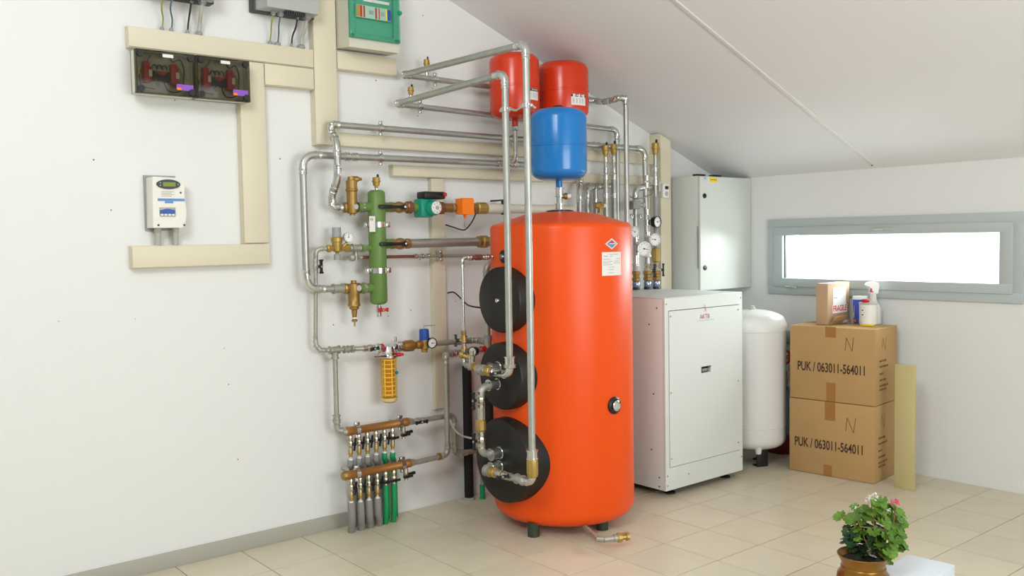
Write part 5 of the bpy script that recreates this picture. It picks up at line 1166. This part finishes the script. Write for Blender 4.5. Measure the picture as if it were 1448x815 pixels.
for (root, body, o, t0, t1, nn, tapes) in (
        (upp, uppb, uo, (1128, 517), (1223, 524), [(1195, 496), (1197, 478), (1205, 497), (1207, 478)], [((1167, 460), (1182, 478)), ((1168.5, 541), (1181.5, 567))]),
        (low, lowb, lo_, (1124, 623.5), (1220, 636.5), [(1196, 610), (1198, 591), (1207, 613), (1210, 592)], [((1166.5, 569), (1181, 596)), ((1164.5, 657), (1176.5, 673.5))])):
    u0, z0 = uv(o, *t0); u1, z1 = uv(o, *t1); zc_ = (z0+z1)/2
    text('PUK / 063011-564011', face_pt(o, u0, zc_-0.032, 0.0004), cu, EZ, 0.062, u1-u0, 'ink', body, bold=0.018)
    pen(body, o, [uv(o, *q) for q in nn], 0.004, 'pencil', 'pen_mark')
    for k, (p, q) in enumerate(tapes):
        ua, za = uv(o, *p); ub, zb2 = uv(o, *q)
        zhi, zlo = max(za, zb2), min(za, zb2)
        if k == 0 : zhi = (0.968 if root is upp else 0.485)
        if k == 1 : zlo = (0.488 if root is upp else 0.004)
        b = MB(); b.add([face_pt(o, ua, zlo), face_pt(o, ub, zlo), face_pt(o, ub, zhi), face_pt(o, ua, zhi)], [(0, 1, 2, 3)])
        b.build('tape', 'tape', root)
    # small grey print and pen mark on the narrow side
    zb0 = 0.486 if root is upp else 0.0
    b = MB()
    for k, (h, l, st_) in enumerate(((0.27, 0.10, 0.06), (0.235, 0.12, 0.06), (0.19, 0.07, 0.06), (0.15, 0.11, 0.06), (0.115, 0.14, 0.06), (0.09, 0.10, 0.06))):
        x = st_
        for w_ in (0.03, 0.02, 0.04, 0.025, 0.03):
            if x+w_ > st_+l+0.02: break
            q = [o+cu*(cw+0.0012)+cn*u+EZ*z for u, z in ((x, zb0+h), (x+w_, zb0+h), (x+w_, zb0+h+0.012), (x, zb0+h+0.012))]; b.add(q, [(0, 1, 2, 3)]); x += w_+0.008
    b.build('side_print', 'pencil', body)
    pen(body, o, [(0.10, zb0+0.35), (0.11, zb0+0.42), (0.15, zb0+0.34), (0.16, zb0+0.42)], 0.004, 'pencil', 'side_pen_mark', 0.001, True)
# things standing on the upper carton
zt = 0.967
a = FZ(1152.5, 459, zt); 
sx = V((1, 0.02, 0)).normalized(); sy = V((0.02, -1, 0)).normalized()
A0 = V((a.x+0.010, a.y, zt))                                     # left front lower corner
sw, sd = 0.275, 0.085
hL = W(1152, 400, a.y).z-zt
hL = AX(1153, 401, A0.x).z-zt
sm = thing('parcel', 'small taped parcel with red FRAGILE sticker on the upper carton', 'box', A0+sx*(sw/2)+sy*(sd/2))
pb_ = MB().box(A0+sx*(sw/2)+sy*(sd/2)+EZ*(hL/2), (sw, sd, hL), 0.004, (sx, sy, EZ)).build('body', mat('greyish_cardboard', (184, 156, 124), 0.8), sm)
F0 = A0+sy*(sd+0.0008)
def rectf(u0, z0, u1, z1, out, m, name, par):
    b = MB(); b.add([F0+sx*u0+sy*out+EZ*z0, F0+sx*u1+sy*out+EZ*z0, F0+sx*u1+sy*out+EZ*z1, F0+sx*u0+sy*out+EZ*z1], [(0, 1, 2, 3)]); return b.build(name, m, par)
lb = rectf(0.065, 0.085, 0.225, hL-0.03, 0.0006, 'paper', 'address_label', sm)
for k, (u0, u1, z) in enumerate(((0.07, 0.13, 0.10), (0.07, 0.12, 0.17), (0.07, 0.16, hL-0.05))): rectf(u0, z, u1, z+0.005, 0.0014, 'greyink', 'label_print', lb)
fs = rectf(0.055, 0.072, 0.24, 0.128, 0.0018, 'paper', 'fragile_sticker', sm)
text('FRAGILE', F0+sx*0.062+sy*0.0022+EZ*0.083, sx, EZ, 0.040, 0.17, 'redink', fs, bold=0.02)
MB().box(A0+sx*0.035+sy*0.04+EZ*(hL+0.0008), (0.045, sd, 0.0012), 0, (sx, sy, EZ)).build('tape', 'tape', sm)
MB().box(A0+sx*0.085+sy*(sd+0.03)+EZ*0.032, (0.15, 0.004, 0.062), 0.001, (sx, (sy*0.7-EZ*0.5).normalized(), (sy*0.5+EZ*0.7).normalized())).build('loose_flap', 'carton', sm)
# blue tub
p = FZ(1213, 457.5, zt)
tb_ = thing('tub', 'blue plastic tub with white lid on the upper carton', 'tub', (p.x+0.03, p.y, zt))
ht = W(1213, 419, p.y).z-zt
bd_ = part_lathe(tb_, 'body', (p.x+0.03, p.y, zt), EZ, [(0, 0.040), (0.004, 0.044), (ht-0.022, 0.047), (ht-0.02, 0.0)], mat('bright_blue_plastic', (58, 92, 206), 0.4), 24)
part_lathe(tb_, 'lid', (p.x+0.03, p.y, zt+ht-0.022), EZ, [(0, 0.050), (0.018, 0.050), (0.022, 0.046), (0.022, 0)], 'white', 24)
h = on_drum(p.x+0.03, p.y, 0.0455)
patch(1208.8, 433, 1216, 450, 0.0465, p.x+0.03, p.y, 'boxbody', 'label', tb_, h)
patch(1210.5, 451.5, 1214.5, 456, 0.0465, p.x+0.03, p.y, 'switch', 'label_spot', tb_, h)
# white paint pot with red spout cap
p2_ = FZ(1229, 459, zt); c2 = V((p2_.x-0.015, p2_.y-0.0, zt))
ht2 = W(1229, 427, c2.y).z-zt
jr = thing('paint_pot', 'white pot with upright black lettering in front of the spray bottle', 'pot', c2)
part_lathe(jr, 'body', c2, EZ, [(0, 0.050), (0.004, 0.054), (ht2-0.014, 0.054), (ht2-0.012, 0.0)], 'white', 28)
part_lathe(jr, 'lid', c2+EZ*(ht2-0.016), EZ, [(0, 0.057), (0.01, 0.057), (0.014, 0.053), (0.014, 0)], 'conduit', 28)
part_lathe(jr, 'red_cap', c2+V((-0.030, -0.0, ht2-0.002)), EZ, [(0, 0.022), (0.018, 0.026), (0.022, 0.022), (0.022, 0)], 'redpl', 16)
h = on_drum(c2.x, c2.y, 0.054)
b = MB()
for k in range(5):
    q0, q1 = h(1218.5, 435+k*3.2), h(1222.0-(k % 2)*1.0, 436.6+k*3.2); a0_, a1_ = atan2(q0.y-c2.y, q0.x-c2.x), atan2(q1.y-c2.y, q1.x-c2.x)
    vs, fs_ = line_on(a0_, a1_, (q0.z+q1.z)/2, abs(q0.z-q1.z), None, dr=0.0012, r=0.054, cx=c2.x, cy=c2.y); b.add(vs, fs_)
b.build('upright_print', 'ink', jr)
# spray bottle
p3_ = FZ(1243, 458, zt); c3 = V((min(p3_.x-0.04, 4.47), p3_.y+0.02, zt))
hs = W(1240, 398, c3.y).z-zt
sb = thing('spray_bottle', 'white trigger spray bottle at the back of the upper carton', 'bottle', c3)
part_lathe(sb, 'bottle', c3, EZ, [(0, 0.046), (0.004, 0.050), (hs*0.30, 0.050), (hs*0.42, 0.046), (hs*0.50, 0.030), (hs*0.58, 0.022), (hs*0.74, 0.020), (hs*0.74, 0)], 'milk', 24)
vd = V((cos(YAW), sin(YAW), 0)); vb = V((-vd.y, vd.x, 0))
hh = c3+EZ*(hs*0.88)
MB().prism([hh+vd*u-vb*0.018+EZ*(v*hs) for u, v in ((-0.052, 0.055), (-0.040, 0.10), (0.0, 0.12), (0.028, 0.10), (0.034, 0.03), (0.026, -0.16), (-0.022, -0.16), (-0.026, 0.01), (-0.05, 0.025))], vb*0.036).build('spray_head', 'white', sb)
MB().prism([hh+vd*u-vb*0.008+EZ*(v*hs) for u, v in ((-0.024, -0.03), (-0.024, -0.13), (-0.002, -0.13), (-0.014, -0.09), (-0.016, -0.03))], vb*-0.012).build('trigger', 'redpl', sb)
pk = FZ(1227, 460.5, zt)
tag(MB().box((pk.x-0.01, pk.y-0.005, zt+0.004), (0.05, 0.075, 0.008), 0.002, (cn, cu, EZ)).build('packet', 'yellow'), 'flat yellow packet under the white pot on the carton', 'packet')
pk = FZ(1186, 457.5, zt)
tag(MB().box((pk.x+0.06, pk.y-0.004, zt+0.011), (0.10, 0.03, 0.018), 0.003, (sx, sy, EZ)).build('cloth_roll', 'conduit'), 'pale rolled wrapping lying in front of the small parcel', 'wrapping')
# straw-coloured board standing beside the cartons
sb0 = FZ(1263.5, 690, 0)
sh = AX(1264, 515, sb0.x).z
tag(MB().box((sb0.x+0.02, sb0.y-0.06, sh/2), (0.03, 0.12, sh), 0.003).build('board', 'yelboard'), 'straw-coloured board standing on edge right of the cartons', 'board')

# ================================================================== GERANIUM IN A BRASS POT
zr_ = 0.235
pl = FZ(1184, 783, zr_); prr = FZ(1258, 785, zr_)
PC = (pl+prr)/2; PR = (prr-pl).length/2
dcam = V((PC.x-CAM.x, PC.y-CAM.y, 0)).normalized()
pot = thing('plant_pot', 'old brass pot with a flared rim holding the geranium', 'pot', (PC.x, PC.y, 0))
part_lathe(pot, 'body', (PC.x, PC.y, 0), EZ, [(0, 0), (0, PR*0.62), (0.015, PR*0.72), (0.05, PR*0.95), (0.11, PR*1.06), (0.155, PR*0.98), (0.175, PR*0.84), (0.180, PR*0.86), (0.185, PR*0.86), (0.188, PR*0.82), (0.205, PR*0.84), (0.228, PR*0.97), (0.235, PR), (0.237, PR*0.985), (0.222, PR*0.90), (0.205, PR*0.78), (0.20, PR*0.76), (0.20, 0)], 'pot', 40, 60)
part_lathe(pot, 'soil', (PC.x, PC.y, 0.2), EZ, [(0, PR*0.77), (0.012, PR*0.8), (0.016, PR*0.4), (0.016, 0)], 'soil', 24)
plant = thing('potted_geranium', 'geranium with white flower heads and lobed green leaves in the brass pot', 'plant', (PC.x, PC.y, 0.21))
def leaf_mesh(name, R, m):
    """a round geranium leaf: shallow scalloped lobes, a notch at the stalk, edges cupped upwards"""
    vs = [(0, 0, 0.0)]; fs = []; N = 29
    for i in range(N):
        a = -2.75+5.5*i/(N-1); rr = R*(0.90+0.10*cos(7*a*8/7.0))*(1-0.10*(abs(a)/2.75)**4)
        wav = 0.05*R*sin(7*a)
        vs.append((rr*0.55*cos(a), rr*0.55*sin(a), 0.06*R+0.4*wav)); vs.append((rr*cos(a), rr*sin(a), 0.20*R+wav))
    for i in range(N-1):
        p, q = 1+2*i, 1+2*(i+1); fs += [(0, p, q), (p, p+1, q+1, q)]
    return vs, fs
L_ = {}
for nm, m in (('leaf', 'leaf'), ('darkleaf', 'darkleaf')):
    for r in (0.021, 0.029):
        vs, fs = leaf_mesh('leaf', r, m); me = bpy.data.meshes.new('leaf'); me.from_pydata(vs, [], fs); me.materials.append(M[m])
        for p in me.polygons: p.use_smooth = True
        L_[(nm, r)] = me
rng = random.Random(11)
vr = V((cos(YAW), sin(YAW), 0)); vdp = V((-vr.y, vr.x, 0))
def put_leaf(p, base, kind, r, tilt=None):
    o = bpy.data.objects.new('leaf', L_[(kind, r)]); C.objects.link(o)
    out = V((p.x-PC.x, p.y-PC.y, 0)); out = out.normalized() if out.length > 0.01 else vr
    n = (EZ*0.9+out*rng.uniform(0.2, 0.9)-vdp*rng.uniform(0.0, 0.9)+V((rng.uniform(-.3, .3), rng.uniform(-.3, .3), 0))).normalized()
    x = (out-n*out.dot(n)).normalized(); x = Matrix.Rotation(rng.uniform(-1.2, 1.2), 3, n) @ x; y = n.cross(x)
    mw = Matrix((x, y, n)).transposed().to_4x4(); mw.translation = p
    o.parent = plant; o.matrix_parent_inverse = base_inv(plant); o.matrix_basis = mw
def at_depth(px, py, dd): 
    d = ray(px, py); t = ((V((PC.x, PC.y, 0))-CAM).dot(dcam)+dd)/V((d.x, d.y, 0)).dot(dcam); return CAM+d*t
spots = []
for px, py in ((1187, 730), (1184, 733), (1190, 728), (1214, 722), (1222, 720), (1209, 730), (1220, 732), (1228, 724), (1236, 727), (1212, 740), (1224, 742), (1233, 738), (1216, 750), (1226, 752), (1240, 720), (1248, 713), (1254, 718), (1246, 724), (1258, 726), (1262, 718), (1250, 734), (1242, 732), (1260, 735), (1256, 742), (1238, 716), (1264, 745)): spots.append((px, py, 'leaf'))
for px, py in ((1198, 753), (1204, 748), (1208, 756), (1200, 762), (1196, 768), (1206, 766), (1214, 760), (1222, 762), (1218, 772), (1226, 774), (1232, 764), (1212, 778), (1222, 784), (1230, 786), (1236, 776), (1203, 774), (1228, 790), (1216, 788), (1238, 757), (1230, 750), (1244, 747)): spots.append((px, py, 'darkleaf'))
for px, py in ((1236, 752), (1240, 760), (1246, 764), (1252, 758), (1258, 764), (1250, 770), (1256, 776), (1262, 770), (1248, 780), (1254, 786), (1260, 782), (1214, 762), (1244, 754), (1264, 758), (1258, 752), (1252, 792), (1268, 764), (1272, 750), (1274, 735), (1270, 724), (1278, 742), (1276, 758), (1272, 772)): spots.append((px, py, 'leaf'))
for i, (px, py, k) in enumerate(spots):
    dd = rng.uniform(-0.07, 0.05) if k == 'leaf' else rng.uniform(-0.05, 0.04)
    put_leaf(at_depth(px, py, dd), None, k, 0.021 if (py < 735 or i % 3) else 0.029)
    if i > 2:
        for q in range(2): put_leaf(at_depth(px+rng.uniform(-7, 7), py+rng.uniform(-7, 7), dd+rng.uniform(-0.03, 0.05)), None, k, rng.choice((0.021, 0.021, 0.029)))
stems = [((1216, 745), (1250, 750), (1268, 760)), ((1222, 736), (1240, 738), (1262, 748)), ((1187, 731), (1206, 740), (1236, 762)), ((1236, 768), (1222, 764), (1212, 762)), ((1232, 707), (1234, 730), (1240, 770)), ((1209, 719), (1216, 745), (1230, 780)), ((1266, 740), (1252, 732), (1240, 722)), ((1258, 726), (1256, 750), (1246, 788)), ((1226, 780), (1240, 775), (1256, 772)), ((1266, 716), (1262, 750), (1250, 790))]
for i, st_ in enumerate(stems):
    MB().tube(spline([at_depth(px, py, -0.03+0.012*(i % 4)) for px, py in st_], 6), 0.0028, 6).build('stem', 'stemgreen', plant)
for (px, py, R, m) in ((1234, 707, 0.026, 'petal'), (1240, 708, 0.018, 'petal'), (1209, 719, 0.014, 'petal'), (1256, 722, 0.010, 'petal'), (1266, 711, 0.018, 'pink')):
    c = at_depth(px, py, -0.02); b = MB()
    for k in range(26):
        d = V((rng.gauss(0, 1), rng.gauss(0, 1), rng.gauss(0.4, 0.8))).normalized(); _, u, w = frame_of(d); s_ = R*0.5
        q = c+d*R*rng.uniform(0.5, 1.0); u = (u+d*0.3).normalized()
        b.add([q, q+u*s_*0.6+w*s_*0.5, q+u*s_*1.2, q+u*s_*0.6-w*s_*0.5, q+u*s_*0.6+d*s_*0.25], [(0, 1, 4), (1, 2, 4), (2, 3, 4), (3, 0, 4)])
    b.build('flower_head', m, plant)
# pale foam sheet in the corner by the pot
c0 = FZ(1238, 812, 0.14); c1_ = FZ(1262, 797, 0.14)
dv = (c1_-c0); dv.z = 0; L0 = dv.length; dv.normalize(); nv = V((dv.y, -dv.x, 0))
if nv.dot(vr) < 0: nv = -nv
tag(MB().box(c0+dv*0.15+nv*0.10+EZ*-0.07, (0.36, 0.20, 0.14), 0.004, (dv, nv, EZ)).build('foam_block', 'foamwhite'), 'pale foam block on the floor at the lower right corner', 'block')
